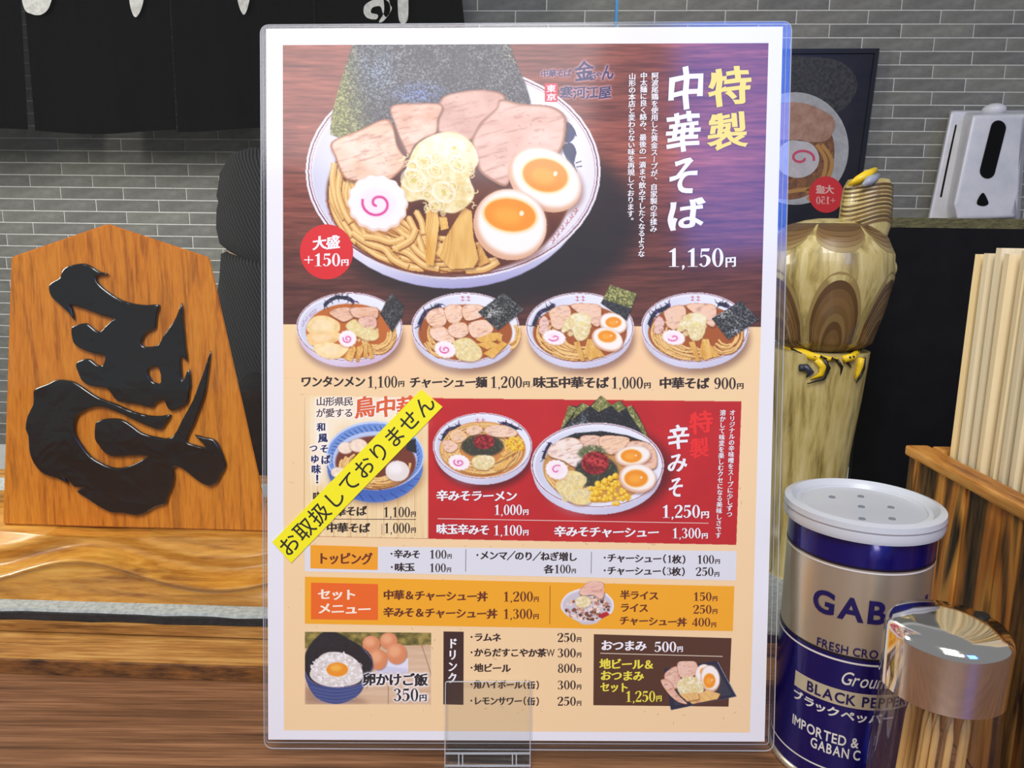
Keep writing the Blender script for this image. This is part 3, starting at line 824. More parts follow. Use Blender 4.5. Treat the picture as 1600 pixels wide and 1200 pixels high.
meat(k6([(215, 560), (300, 480), (440, 440), (540, 500), (560, 640), (480, 720), (360, 660), (240, 620)]), 105, (250, 226, 204), (230, 180, 146), (252, 240, 228))
greens(932, 738, 34, 26, 110, 110, s=2.6)
greens(925, 708, 22, 12, 60, 111, cols=((90, 100, 60), (206, 206, 160), (60, 80, 56)), s=2.4)
negi(k6([(400, 760), (520, 770), (580, 850), (540, 920), (640, 980), (600, 1060), (480, 1070), (370, 1000), (290, 920), (300, 860)]), 112, (250, 232, 160), 40, (2.4, 5))
corn(k6([(790, 950)])[0][0], k6([(0, 960)])[0][1], 33, 18, 70, 113, 3.9)
for (x, y) in ((685, 875), (750, 850), (800, 825), (850, 800), (675, 960)):
    corn(*k6([(x, y)])[0], 1.0, 1.0, 2, x, 5.0)
paste(*k6([(660, 680)])[0], 21.5, 18, 4)
x, y = k6([(1010, 615)])[0]; egg(x, y, 28, 16, -6, x - 2, y, 16, 10)
x, y = k6([(1055, 825)])[0]; egg(x, y, 29, 22.5, 8, x - 2, y, 18, 13)
naruto(*k6([(300, 745)])[0], 18, 15, 20, 2.0, .8, .3)
# bird soba panel (left, under the yellow strip)
TORI = np.array([(476, 618), (668.9, 621), (668.9, 842), (474.5, 838)])
def plank_fn(X, Y):
    g = vnoise(X, Y, 3.5, 120, 120, 3)
    return mixc((250, 226, 176), (240, 208, 150), np.clip(g * 1.6 - .3, 0, 1))
fill(TORI, plank_fn)
for x in (496, 522, 548, 574, 600, 622, 648): stroke([(x, 760), (x, 800), (x, 838)], .9, (206, 160, 104), .8)
stroke([(475, 620), (475, 730), (474, 838)], 1.6, (176, 84, 56)); stroke([(474, 838), (570, 840), (668, 842)], 1.6, (176, 84, 56))
fill(rect(486, 622, 664, 668), (255, 246, 224), .7, 10); fill(rect(486, 660, 522, 755), (255, 246, 224), .8, 8)
t4 = crop(420, 580, 3.81)
fill(ell(588, 738, 76, 52), (170, 120, 70), .6, 6)
fill(ell(586, 729, 75, 56), (84, 124, 196)); fill(ell(582, 738, 66, 46), (60, 98, 178), .8, 4)
for k in range(11):
    a = math.radians(20 + k * 14); stroke([(586 + 74 * math.cos(a), 729 + 55 * math.sin(a)), (586 + 70 * math.cos(a + .14), 727 + 46 * math.sin(a + .14))], 1.2, (34, 60, 140))
fill(ell(586, 712, 77, 54), (198, 214, 240)); fill(ell(586, 713, 74.5, 51.5), (112, 150, 214))
for k in range(40):
    a = math.radians(150 + k * 7); x, y = 586 + 70 * math.cos(a), 713 + 48 * math.sin(a)
    x2, y2 = 586 + 62 * math.cos(a + .1), 716 + 40 * math.sin(a + .1); stroke([(x, y), ((x + x2) / 2 + .5, (y + y2) / 2), (x2, y2)], 1.3, (40, 66, 146))
fill(ell(586, 719, 66, 45), (190, 206, 236)); fill(ell(587, 723, 63, 42), (118, 52, 30), 1, 1)
noodles(587, 728, 58, 36, -10, 200, 60, 121, 3.4)
for (x, y, r) in ((540, 700, 12), (560, 696, 14), (528, 738, 11), (582, 700, 10)):
    fill(ell(x, y + 1, r, r * .8), (140, 80, 50), .6, 1); fill(ell(x, y, r, r * .75), (248, 226, 200), 1, .5, (4, 40))
fill(t4([(820, 420), (875, 400), (880, 490), (820, 470)]), (34, 36, 40))
fill(ell(622, 738, 19, 16.5), (150, 96, 70), .7, 2); fill(ell(621, 736, 18.5, 16), (236, 226, 216)); fill(ell(618, 732, 12, 9), (252, 248, 242), .9, 3)
# rice with raw egg photo
EGGP = np.array([(476.4, 987), (673.8, 988.5), (673.4, 1100.5), (476.4, 1100.5)])
e4 = crop(420, 840, 3.81)
fill(EGGP, lambda X, Y: mixc((206, 168, 130), (232, 204, 170), np.clip(vnoise(X, Y, 60, 4, 130, 3), 0, 1)))
fill(e4([(214, 560), (968, 560), (968, 638), (214, 660)]), lambda X, Y: mixc((84, 80, 30), (170, 150, 76), np.clip(vnoise(X, Y, 9, 7, 131, 3) * 2 - .5, 0, 1)))
for q in ([(910, 640), (940, 730), (968, 820)], [(712, 880), (712, 992)], [(600, 860), (580, 900)]):
    stroke([tuple(p) for p in e4(q)], 1.0, (120, 84, 56), .8)
fill(e4([(215, 870), (280, 900), (560, 960), (600, 990), (214, 992)]), (150, 110, 86), .6, 4)
fill(e4([(560, 690), (830, 720), (828, 800), (640, 800)]), (232, 232, 244)); fill(e4([(640, 760), (825, 780), (828, 815), (640, 815)]), (206, 206, 226), .8, 1)
for (x, y, rx, ry) in ((610, 632, 52, 48), (714, 615, 52, 50), (650, 725, 54, 62), (760, 690, 60, 62)):
    X, Y = e4([(x, y)])[0]; a, b = rx / 3.81, ry / 3.81
    fill(ell(X + 1, Y + 1, a, b), (130, 70, 40), .7, 1); fill(ell(X, Y, a, b), (222, 140, 92)); fill(ell(X - a * .2, Y - b * .25, a * .65, b * .6), (246, 182, 134), .8, a * .2)
fill(smooth(e4([(215, 700), (260, 620), (330, 560), (400, 562), (470, 600), (540, 640), (600, 690), (620, 740), (610, 800), (500, 900), (300, 900), (216, 800)])), (30, 28, 34), 1, .6, (3, 22))
fill(smooth(e4([(214, 800), (270, 870), (400, 890), (540, 870), (600, 800), (570, 880), (530, 940), (440, 985), (360, 985), (280, 950), (230, 870)])), (58, 74, 128))
for k in range(5): stroke([tuple(p) for p in e4([(250 + k * 5, 890 + k * 20), (400, 915 + k * 20), (550 - k * 8, 890 + k * 20)])], 1.0, (116, 132, 180), .6)
stroke([tuple(p) for p in e4([(214, 795), (260, 860), (400, 892), (540, 872), (610, 790), (616, 730), (560, 660)])], 1.3, (120, 110, 150), .9)
rp = smooth(e4([(245, 820), (275, 740), (330, 690), (400, 680), (480, 700), (540, 750), (560, 820), (520, 870), (400, 890), (300, 870)]))
fill(rp, (226, 218, 208)); rg = np.random.default_rng(3)
for k in range(190):
    a = rg.random() * 6.28; q = math.sqrt(rg.random()); x, y = e4([(405 + 155 * q * math.cos(a), 785 + 105 * q * math.sin(a))])[0]
    fill(ell(x, y, 2.6, 1.2, rg.random() * 180, 8), (252, 250, 246) if k % 4 else (206, 196, 190), .95)
fill(ell(*e4([(408, 790)])[0], 19, 11), (240, 232, 214), .9, 2); fill(ell(*e4([(408, 785)])[0], 17, 11), (242, 150, 30)); fill(ell(*e4([(400, 775)])[0], 9, 5), (252, 190, 80), .9, 2)
# pork bowl on the orange bar
d4 = crop(780, 840, 3.81)
ORG = np.array([(476.4, 901), (1147.4, 916), (1145, 986), (476.4, 974.4)])
fill(ORG, (247, 172, 28), 1, 0, (5, 8))
DON_OUT = smooth(d4([(366, 410), (390, 345), (450, 305), (500, 290), (530, 258), (622, 268), (625, 318), (665, 350), (684, 400), (668, 450), (600, 490), (570, 520), (510, 524), (470, 500), (400, 460)]))
fill(ell(917.5, 947, 42, 28), (230, 222, 226)); fill(ell(917, 962, 26, 14), (206, 198, 206), 1, 1)
fill(ell(917.5, 945, 41, 26), (242, 240, 244)); fill(ell(917.5, 946, 39, 24), (206, 200, 206), 1, 1)
rg = np.random.default_rng(9)
for k in range(120):
    a = rg.random() * 6.28; q = math.sqrt(rg.random()); x, y = d4([(525 + 130 * q * math.cos(a), 420 + 75 * q * math.sin(a))])[0]; s = 2 + 2.6 * rg.random()
    ro = rg.random() * 360; c = ((236, 196, 166), (186, 130, 104), (126, 78, 60), (248, 222, 200), (90, 56, 46))[rg.integers(0, 5)]
    fill(np.array([(x + s * math.cos(math.radians(ro + t)), y + s * .8 * math.sin(math.radians(ro + t))) for t in (0, 80, 170, 260)]), c)
fill(d4([(590, 460), (640, 440), (660, 460), (610, 485)]), (186, 30, 36), 1, .5)
meat(d4([(475, 320), (535, 262), (620, 270), (624, 345), (600, 365), (560, 340), (500, 345)]), 141, (238, 186, 164), (206, 146, 122))
negi(d4([(455, 370), (500, 345), (545, 370), (530, 410), (470, 415)]), 142, (250, 248, 226), 14, (1.4, 2.6))
# snack plate
BRN = np.array([(927.8, 990.8), (1143, 997), (1138.3, 1104), (927, 1101.8)])
fill(BRN, (84, 50, 26), 1, 0, (6, 10))
PLATE_OUT = d4([(985, 775), (1060, 735), (1300, 735), (1415, 945), (1020, 1028), (1000, 960), (958, 845)])
fill(d4([(980, 780), (1302, 733), (1416, 945), (1022, 1028)]), (36, 38, 58)); fill(d4([(1010, 800), (1285, 755), (1385, 935), (1045, 1000)]), (54, 58, 66))
stroke([tuple(p) for p in d4([(1300, 738), (1355, 840), (1412, 944)])], 1.2, (180, 184, 200), .8); stroke([tuple(p) for p in d4([(1412, 946), (1200, 990), (1024, 1026)])], 1.0, (120, 124, 140), .7)
meat(d4([(985, 810), (1060, 765), (1080, 850), (1050, 900), (1000, 880)]), 151, (236, 186, 156), (190, 120, 90))
meat(d4([(1060, 750), (1100, 733), (1170, 740), (1180, 800), (1120, 840), (1070, 820)]), 152, (238, 188, 160), (190, 120, 90))
meat(d4([(960, 850), (1010, 850), (1060, 930), (1120, 990), (1060, 975), (1000, 920)]), 153, (232, 176, 142), (180, 110, 80))
x, y = d4([(1215, 810)])[0]; egg(x, y, 13, 15, 20, x, y - 3, 5, 6)
x, y = d4([(1255, 840)])[0]; egg(x, y, 15, 21, -8, x - 1, y + 3, 9, 11)
negi(d4([(1055, 880), (1100, 830), (1170, 830), (1215, 880), (1200, 940), (1100, 950)]), 154, (252, 248, 220), 22, (1.6, 3))
menma(d4([(1110, 960), (1240, 905), (1315, 930), (1300, 960), (1150, 990)]), 11, (222, 166, 110))
menma(d4([(1070, 930), (1180, 920), (1190, 960), (1120, 975)]), 12, (226, 180, 120))
# ================================================================== the laminated menu sheet
SHEET = [(406.3, 38.5), (1237.6, 33.0), (1208.9, 1174.0), (412.6, 1170.0)]
PAPER = [(415.8, 44.8), (1223.2, 41.6), (1194.6, 1158.7), (419.0, 1155.6)]
_t = Vector((-0.106, -0.155, 0.327)); _r1 = Vector((1.0, 0.001, -0.012)); _r2 = Vector((0.009, 1.0, -0.045))
def _c2w(v): return _R * v.x + _U * v.y + _F * v.z
M_O = CAM + _c2w(_t)
M_X = _c2w(_r1).normalized()
M_Y = _c2w(_r2); M_Y = (M_Y - M_X * M_Y.dot(M_X)).normalized()
M_N = M_X.cross(M_Y)
if M_N.dot(CAM - M_O) < 0: M_N = -M_N
_MO, _MN = np.array(M_O), np.array(M_N)
_cf, _cr, _cu, _cc = np.array(_F), np.array(_R), np.array(_U), np.array(CAM)
LAYER = 0.00003
def to_sheet(pts, layer=0):
    """positions printed on the sheet: picture points -> points on the sheet's own plane, raised by ink layers"""
    p = np.asarray(pts, float)
    d = _cf + ((p[:, 0:1] - 800) / FPX) * _cr + ((600 - p[:, 1:2]) / FPX) * _cu
    t = ((_MO - _cc) @ _MN) / (d @ _MN)
    return _cc + d * t[:, None] + _MN * (LAYER * layer)
_mb = to_sheet(np.array([(810, 1172)]))[0]
menu = empty('menu_sheet', (float(_mb[0]), float(_mb[1]), float(_mb[2])), 'laminated ramen menu sheet standing upright in a clear stand at centre', 'menu')

def ink(name, c, rough=0.35):
    k = N(name).color(c)
    k.set(Roughness=rough + 0.2, Coat_Weight=0.9, Coat_Roughness=0.1)
    return k.m
INK = {}
def inkm(c):
    if c not in INK: INK[c] = ink('ink_%d_%d_%d' % c, c)
    return INK[c]
_p = N('printed_picture')
_a = _p.n('ShaderNodeVertexColor', layer_name='print')
_p.l(_a.outputs['Color'], _p.b.inputs['Base Color'])
_p.set(Roughness=0.6, Coat_Weight=0.9, Coat_Roughness=0.1)
M_PRINT = _p.m
M_PAPER = ink('white_paper', (236, 236, 238))

def flat_poly(name, cs, color, layer, parent, mat=None):
    if isinstance(cs, np.ndarray): cs = [cs]
    v, f = fill_contours([np.asarray(c) * np.array([1, -1]) for c in cs])
    v2 = v[:, :2] * np.array([1, -1])
    w = to_sheet(v2, layer)
    me = bpy.data.meshes.new(name); me.from_pydata(w.tolist(), [], f); me.update()
    return link(name, me, mat or inkm(color), parent)
def picture(name, quad, step, layer, parent, outline=None):
    (ax, ay), (bx, by), (cx, cy), (dx, dy) = quad
    nx = int(max(math.hypot(bx - ax, by - ay), math.hypot(cx - dx, cy - dy)) / step) + 1
    ny = int(max(math.hypot(dx - ax, dy - ay), math.hypot(cx - bx, cy - by)) / step) + 1
    u, v = np.meshgrid(np.linspace(0, 1, nx + 1), np.linspace(0, 1, ny + 1))
    u = u.ravel()[:, None]; v = v.ravel()[:, None]
    A, B, Cc, D = (np.array(q, float) for q in quad)
    P = (A * (1 - u) + B * u) * (1 - v) + (D * (1 - u) + Cc * u) * v
    idx = (np.arange(ny)[:, None] * (nx + 1) + np.arange(nx)[None, :]).ravel()
    F4 = np.stack([idx, idx + nx + 1, idx + nx + 2, idx + 1], 1)
    if outline is not None:
        O = np.asarray(outline); cen = P[F4].mean(1)
        ins = np.zeros(len(cen), bool)
        for a, b in zip(O, np.roll(O, -1, 0)):
            cond = (a[1] > cen[:, 1]) != (b[1] > cen[:, 1])
            with np.errstate(divide='ignore', invalid='ignore'):
                xi = a[0] + (cen[:, 1] - a[1]) / (b[1] - a[1]) * (b[0] - a[0])
            ins ^= cond & (cen[:, 0] < xi)
        F4 = F4[ins]
        cnt = np.bincount(F4.ravel(), minlength=len(P)); bd = np.where((cnt > 0) & (cnt < 4))[0]
        best = np.full(len(bd), 1e9); bp = P[bd].copy()
        for a, b in zip(O, np.roll(O, -1, 0)):
            ab = b - a; t = np.clip(((P[bd] - a) @ ab) / max(ab @ ab, 1e-9), 0, 1)[:, None]
            q = a + ab * t; dd = np.linalg.norm(q - P[bd], axis=1); m = dd < best
            best[m] = dd[m]; bp[m] = q[m]
        P[bd] = bp
        used = np.unique(F4); rm = np.full(len(P), -1); rm[used] = np.arange(len(used)); P = P[used]; F4 = rm[F4]
    w = to_sheet(P, layer)
    me = bpy.data.meshes.new(name)
    me.vertices.add(len(w)); me.vertices.foreach_set('co', w.astype(np.float32).ravel())
    me.loops.add(len(F4) * 4); me.loops.foreach_set('vertex_index', F4.astype(np.int32).ravel())
    me.polygons.add(len(F4)); me.polygons.foreach_set('loop_start', np.arange(0, len(F4) * 4, 4, dtype=np.int32))
    me.update(calc_edges=True)
    c = np.clip(sample(P[:, 0], P[:, 1]), 0, 1)
    c = np.where(c <= .04045, c / 12.92, ((c + .055) / 1.055) ** 2.4)
    at = me.color_attributes.new('print', 'FLOAT_COLOR', 'POINT')
    at.data.foreach_set('color', np.concatenate([c, np.ones((len(c), 1))], 1).astype(np.float32).ravel())
    return link(name, me, M_PRINT, parent)
def rrect_pts(quad, r, n=8, r_px=True):
    Q = [np.array(q, float) for q in quad]; out = []
    for i in range(4):
        p, c, nx = Q[i - 1], Q[i], Q[(i + 1) % 4]
        a = c + (p - c) / np.linalg.norm(p - c) * r; b = c + (nx - c) / np.linalg.norm(nx - c) * r
        for k in range(n + 1):
            t = k / n; out.append((1 - t) ** 2 * a + 2 * t * (1 - t) * c + t * t * b)
    return np.array(out)
def slab(name, outline, z0, z1, mat, parent):
    """prism on the sheet plane between two heights (metres along its normal)"""
    n = len(outline)
    w0 = to_sheet(outline) + _MN * z0; w1 = to_sheet(outline) + _MN * z1
    me = mesh(name, np.concatenate([w0, w1]).tolist(), [tuple(range(n))[::-1], tuple(range(n, 2 * n))] + [(i, (i + 1) % n, n + (i + 1) % n, n + i) for i in range(n)])
    return link(name, me, mat, parent)
M_LAM = clear_film('laminate_film', (251, 252, 253), 0.14, 1.5, 1.5)
M_EDGE = N('laminate_edge').color((206, 212, 220)); M_EDGE.set(Roughness=0.15); M_EDGE.b.inputs['Alpha'].default_value = 0.55; M_EDGE = M_EDGE.m
outer = rrect_pts(SHEET, 15)
lam = slab('laminate', outer, -0.0005, -0.00015, M_LAM, menu)
tag(lam, 'clear plastic laminate with rounded corners')
def loop_tube(name, outline, rad, z, parent, mat):
    bm = bmesh.new(); w = to_sheet(outline) + _MN * z
    bm_tube(bm, [tuple(p) for p in np.concatenate([w, w[:2]])], rad, 6, False)
    return bm_obj(name, bm, mat, parent, True)
loop_tube('laminate_edge', outer, 0.00022, -0.0003, lam, M_EDGE)
loop_tube('laminate_seam', rrect_pts([(411, 42.5), (1229.5, 38), (1201, 1163.5), (415.5, 1160.5)], 5), 0.00012, -0.0002, lam, M_EDGE)
paper = slab('paper', np.array(PAPER), -0.00012, 0.0, M_PAPER, menu)
base = flat_poly('printed_background', np.array(PRINT), BEIGE, 1, menu)

# --- lettering
def put(name, cs, color, layer, parent):
    if not cs: return None
    return flat_poly(name, cs, color, layer, parent)
def halo(cs, color, soft, n=3, alpha=1.0):
    for _ in range(n): fill(cs, color, alpha, soft)
DARK, WHITE, CREAM, NAVY, YEL = (44, 26, 20), (246, 244, 244), (255, 240, 214), (34, 36, 92), (250, 222, 30)
LETTER = []     # (name, contours, colour, layer, panel key)
def T(name, s, x0, x1, y0, y1, h, style='brush', color=DARK, panel='base'):
    LETTER.append((name, line_contours(s, x0, x1, y0, y1, h, style), color, panel))
def PRICE(s, x0, x1, y, h, yx0, yx1, yy, yh, color=DARK, panel='base', name='price'):
    cs = line_contours(s, x0, x1, y, y, h, 'bold') + line_contours('円', yx0, yx1, yy, yy, yh, 'bold')
    LETTER.append((name, cs, color, panel))
def V(name, s, xa, ya, xb, yb, w, style='brush', color=WHITE, panel='hero'):
    LETTER.append((name, col_contours(s, xa, ya, xb, yb, w, style), color, panel))
# hero title
for nm, ch, b, c in (('title_lettering', '特', (1106, 103, 1174, 168), YEL), ('title_lettering', '製', (1104, 174, 1169, 236), YEL), ('title_lettering', '中', (1044, 103, 1099, 172), WHITE),
                     ('title_lettering', '華', (1040, 173, 1095, 238), WHITE), ('title_lettering', 'そ', (1046, 246, 1090, 302), WHITE), ('title_lettering', 'ば', (1043, 308, 1103, 361), WHITE)):
    LETTER.append((nm, box_contours(ch, *b, 'heavy'), c, 'hero'))
PRICE('1,150', 1043, 1131, 402.5, 29, 1133, 1150, 409, 17, WHITE, 'hero')
V('description', '阿波尾鶏を使用した黄金スープが、自家製の手揉み', 1023.5, 113, 1021, 363, 11.5)
V('description', '中太麺に良く絡み、最後の一滴まで飲み干したくなるような', 1006, 113, 1002, 402, 11.5)
V('description', '山形の本店と変わらない味を再現しております。', 988, 114, 985, 350, 11.5)
T('logo_lettering', '中華そば', 845, 893, 115, 114, 12, 'logo', NAVY, 'hero')
LETTER.append(('logo_lettering', box_contours('金', 897, 95, 929, 127, 'logo') + box_contours('ち', 919, 112, 931, 126, 'logo') + box_contours('ゃ', 930, 113, 940, 121, 'logo') + box_contours('ん', 940, 102, 959, 126, 'logo'), NAVY, 'hero'))
LETTER.append(('logo_lettering', box_contours('東', 853.5, 132.5, 869, 144.5, 'bold') + box_contours('京', 853.5, 146, 869, 157.5, 'bold'), (255, 224, 226), 'stamp'))
T('logo_lettering', '寒河江屋', 875, 955, 144.5, 144, 20, 'logo', NAVY, 'hero')
T('badge_lettering', '大盛', 489, 531, 380, 378, 22, 'bold', WHITE, 'badge')
PRICE('+150', 474, 532, 406, 20, 533, 545, 410, 11, WHITE, 'badge')
# row of four
T('dish_name', 'ワンタンメン', 470, 571, 596, 596, 18, 'bold'); PRICE('1,100', 574, 621, 596.5, 18, 622, 632, 599.5, 10)
T('dish_name', 'チャーシュー麺', 640, 761, 597, 597, 18, 'bold'); PRICE('1,200', 766, 816, 597, 18, 817, 828, 600, 10)
T('dish_name', '味玉中華そば', 833, 951, 597, 598, 18.5, 'bold'); PRICE('1,000', 955, 1005, 598, 18, 1006, 1017, 602, 10)
T('dish_name', '中華そば', 1030, 1108, 598, 599, 18.5, 'bold'); PRICE('900', 1115, 1150, 599, 18, 1151, 1162, 603, 10)
# bird soba
T('heading', '山形県民', 494, 552, 627, 627, 14.5, 'brush', (90, 62, 50), 'tori'); T('heading', 'が愛する', 494, 552, 645, 645, 14.5, 'brush', (90, 62, 50), 'tori')
T('heading', '鳥中華', 554, 652, 636, 635, 34, 'heavy', (226, 96, 44), 'tori')
TW = []
for ch, x, y, w in (('和', 502, 667, 14), ('風', 504.5, 684, 15), ('そ', 506.6, 701, 14), ('ば', 509, 718, 15), ('つ', 490, 700, 13), ('ゆ', 492, 717, 14), ('味', 494, 733, 15), ('！', 500, 748, 17)):
    for c in char_contours(ch, 'bold'): TW.append(np.stack([x + c[:, 0] * w, y - c[:, 1] * w], 1))
LETTER.append(('description', TW, (30, 34, 90), 'tori'))
T('dish_name', '味', 489, 501, 775, 775, 14, 'bold', DARK, 'tori')
T('dish_name', '華そば', 524, 573, 799, 798, 16, 'bold', DARK, 'tori'); PRICE('1,100', 599, 641, 800, 16, 642, 650, 803, 9, DARK, 'tori')
T('dish_name', '中華そば', 510, 578, 824, 825, 16, 'bold', DARK, 'tori'); PRICE('1,000', 600, 641, 825, 16, 642, 650, 828, 9, DARK, 'tori')
# spicy miso
T('dish_name', '辛みそラーメン', 682, 808, 774, 775, 17.5, 'bold', WHITE, 'red'); PRICE('1,000', 772, 816, 796.5, 16, 817, 826, 800, 9.5, WHITE, 'red')
T('dish_name', '味玉辛みそ', 682, 765, 826, 828, 17, 'bold', WHITE, 'red'); PRICE('1,100', 771, 816, 828.5, 16, 817, 826, 832, 9.5, WHITE, 'red')
T('dish_name', '辛みそチャーシュー', 866, 1030, 830, 832, 17, 'bold', WHITE, 'red'); PRICE('1,300', 1050, 1095, 833, 16, 1096, 1106, 837, 9.5, WHITE, 'red')
PRICE('1,250', 1034, 1094, 799, 20, 1095, 1108, 804, 12, WHITE, 'red')
LETTER.append(('title_lettering', box_contours('辛', 1043, 663, 1077, 702, 'heavy') + box_contours('み', 1043, 709, 1074, 737, 'heavy') + box_contours('そ', 1045, 746, 1067, 776, 'heavy'), WHITE, 'red'))
LETTER.append(('title_lettering', box_contours('特', 1076, 641, 1114, 679, 'heavy') + box_contours('製', 1077, 683, 1108, 717, 'heavy'), (240, 40, 36), 'red'))
V('description', 'オリジナルの辛味噌をスープに少しずつ', 1144.5, 640, 1139.5, 808, 9.6, 'brush', WHITE, 'red')
V('description', '溶かして味変を楽しむクセになる美味しさです', 1129.5, 640, 1122, 841, 9.6, 'brush', WHITE, 'red')
# toppings
T('heading', 'トッピング', 496, 582, 872, 873, 19, 'bold', (110, 40, 10), 'topping_label')
T('item_name', '・辛みそ', 608, 657, 865, 866, 14, 'bold', DARK, 'topping'); PRICE('100', 671, 698, 866, 13.5, 699, 706, 869, 8, DARK, 'topping')
T('item_name', '・味玉', 608, 648, 886, 886, 14, 'bold', DARK, 'topping'); PRICE('100', 671, 697, 887, 13.5, 698, 705, 890, 8, DARK, 'topping')
T('item_name', '・メンマ／のり／ねぎ増し', 742, 902, 867, 870, 14.5, 'bold', DARK, 'topping')
T('item_name', '各', 850, 865, 889, 889, 14, 'bold', DARK, 'topping'); PRICE('100', 866, 892, 889, 13.5, 893, 900, 892, 8, DARK, 'topping')
T('item_name', '・チャーシュー（1枚）', 941, 1073, 871, 874, 14, 'bold', DARK, 'topping'); PRICE('100', 1089, 1116, 874, 13.5, 1117, 1125, 877, 8, DARK, 'topping')
T('item_name', '・チャーシュー（3枚）', 941, 1072, 891, 893, 14, 'bold', DARK, 'topping'); PRICE('250', 1087, 1115, 893, 13.5, 1116, 1124, 897, 8, DARK, 'topping')
# set menu
T('heading', 'セット', 497, 557, 928, 929, 18, 'bold', CREAM, 'set_label'); T('heading', 'メニュー', 497, 580, 950, 952, 18, 'bold', CREAM, 'set_label')
BR = (104, 42, 14)
T('item_name', '中華＆チャーシュー丼', 599, 762, 929, 932, 16, 'bold', BR, 'set'); PRICE('1,200', 786, 833, 932, 15.5, 834, 842, 936, 9, BR, 'set')
T('item_name', '辛みそ＆チャーシュー丼', 599, 777, 956, 959, 16, 'bold', BR, 'set'); PRICE('1,300', 786, 832, 959, 15.5, 833, 842, 963, 9, BR, 'set')
T('item_name', '半ライス', 969, 1029, 929, 931, 14.5, 'bold', BR, 'set'); PRICE('150', 1083, 1112, 932, 13.5, 1113, 1121, 935, 8.5, BR, 'set')
T('item_name', 'ライス', 969, 1013, 949, 950, 14.5, 'bold', BR, 'set'); PRICE('250', 1083, 1112, 952, 13.5, 1113, 1121, 955, 8.5, BR, 'set')
T('item_name', 'チャーシュー丼', 968, 1073, 969, 972, 14.5, 'bold', BR, 'set'); PRICE('400', 1081, 1110, 972, 13.5, 1111, 1119, 976, 8.5, BR, 'set')
# egg rice
T('dish_name', '卵かけご飯', 567, 668, 1061, 1062, 20.5, 'bold', (30, 28, 30), 'egg'); PRICE('350', 615, 654, 1085.5, 20, 655, 667, 1090, 11.5, (30, 28, 30), 'egg')
# drinks
V('heading', 'ドリンク', 707.5, 996, 707, 1068, 15, 'bold', WHITE, 'drink')
for s, x1, y, p in (('・ラムネ', 783, 995, '250'), ('・からだすこやか茶W', 867, 1019, '300'), ('・地ビール', 798, 1043, '800'), ('・角ハイボール（缶）', 844, 1069, '300'), ('・レモンサワー（缶）', 844, 1094.5, '250')):
    T('item_name', s, 733, x1, y, y + 1, 14, 'bold'); PRICE(p, 871, 900, y + 1, 14, 901, 908.5, y + 4, 8.5)
# snacks
T('heading', 'おつまみ', 939, 1010, 1008, 1009, 17, 'bold', WHITE, 'snack'); PRICE('500', 1022, 1057, 1010.5, 16, 1058, 1067, 1014, 9.5, WHITE, 'snack')
Y2 = (240, 226, 70)
T('item_name', '地ビール＆', 937, 1022, 1037, 1038, 17, 'bold', Y2, 'snack'); T('item_name', 'おつまみ', 938, 1006, 1055, 1056, 16.5, 'bold', Y2, 'snack'); T('item_name', 'セット', 938, 982, 1073, 1074, 16, 'bold', Y2, 'snack')
PRICE('1,250', 977, 1024, 1088, 17, 1025, 1034, 1091, 10, Y2, 'snack')

# printed glow behind some of the words
for nm, cs, c, pn in LETTER:
    if pn == 'hero' and c != NAVY: halo(cs, (30, 12, 16), 1.4, 1, .55)
    if pn == 'hero' and c == NAVY: halo(cs, (220, 176, 190), 2.0, 3, .8)
    if pn == 'egg': halo(cs, (255, 255, 255), 2.0, 4)
    if pn == 'tori' and nm in ('heading', 'description'): halo(cs, (255, 252, 244), 2.2, 3)
    if pn == 'red' and c == WHITE: halo(cs, (90, 4, 8), 1.2, 1, .6)

# --- panels and pictures of the print
def lerp_quad(q, v):
    A, B, Cc, D = (np.array(p, float) for p in q)
    return [tuple(A * (1 - v[0]) + D * v[0]), tuple(B * (1 - v[0]) + Cc * v[0]), tuple(B * (1 - v[1]) + Cc * v[1]), tuple(A * (1 - v[1]) + D * v[1])]
PAN = {'base': base}
PAN['hero'] = tag(picture('noodle_bowl_picture', lerp_quad(PRINT, (0, 0.486)), 1.12, 2, menu), 'printed photo of a big noodle bowl on dark wood above four small bowls')
PAN['red'] = tag(picture('miso_panel_picture', [(668.9, 616), (1159.0, 616), (1150.6, 851.5), (668.9, 842)], 1.05, 2, menu), 'printed red panel with two spicy miso noodle bowls')
PAN['tori'] = tag(picture('soba_panel_picture', TORI.tolist(), 1.1, 2, menu), 'printed pale panel with a blue bowl of soba')
PAN['egg'] = tag(picture('egg_rice_picture', EGGP.tolist(), 1.05, 2, menu), 'printed photo of rice with raw egg')
PAN['topping'] = tag(flat_poly('topping_panel', np.array([(476.4, 852.6), (1150.8, 861), (1149.4, 907), (476.4, 892.6)]), (226, 227, 230), 2, menu), 'pale grey printed bar of toppings')
PAN['set'] = tag(flat_poly('set_panel', ORG, (247, 172, 28), 2, menu), 'orange printed bar of set meals')
PAN['topping_label'] = flat_poly('label_box', rrect_pts([(485, 851.5), (590.6, 854.5), (590.2, 890.5), (485, 888)], .8), (247, 164, 26), 3, PAN['topping'])
PAN['set_label'] = flat_poly('label_box', rrect_pts([(486, 910.2), (590.8, 912.5), (590.6, 968.8), (486, 967.5)], .8), (240, 104, 26), 3, PAN['set'])
PAN['drink'] = flat_poly('drink_label', np.array([(693, 986.5), (724.6, 987), (724.2, 1101.2), (692.6, 1100.5)]), (58, 32, 26), 2, menu)
PAN['snack'] = flat_poly('snack_panel', BRN, (84, 50, 26), 2, menu)
tag(PAN['snack'], 'dark brown printed box of snacks')
picture('pork_rice_picture', [(874, 905), (962, 905), (962, 980), (874, 980)], 0.95, 3, PAN['set'], DON_OUT)
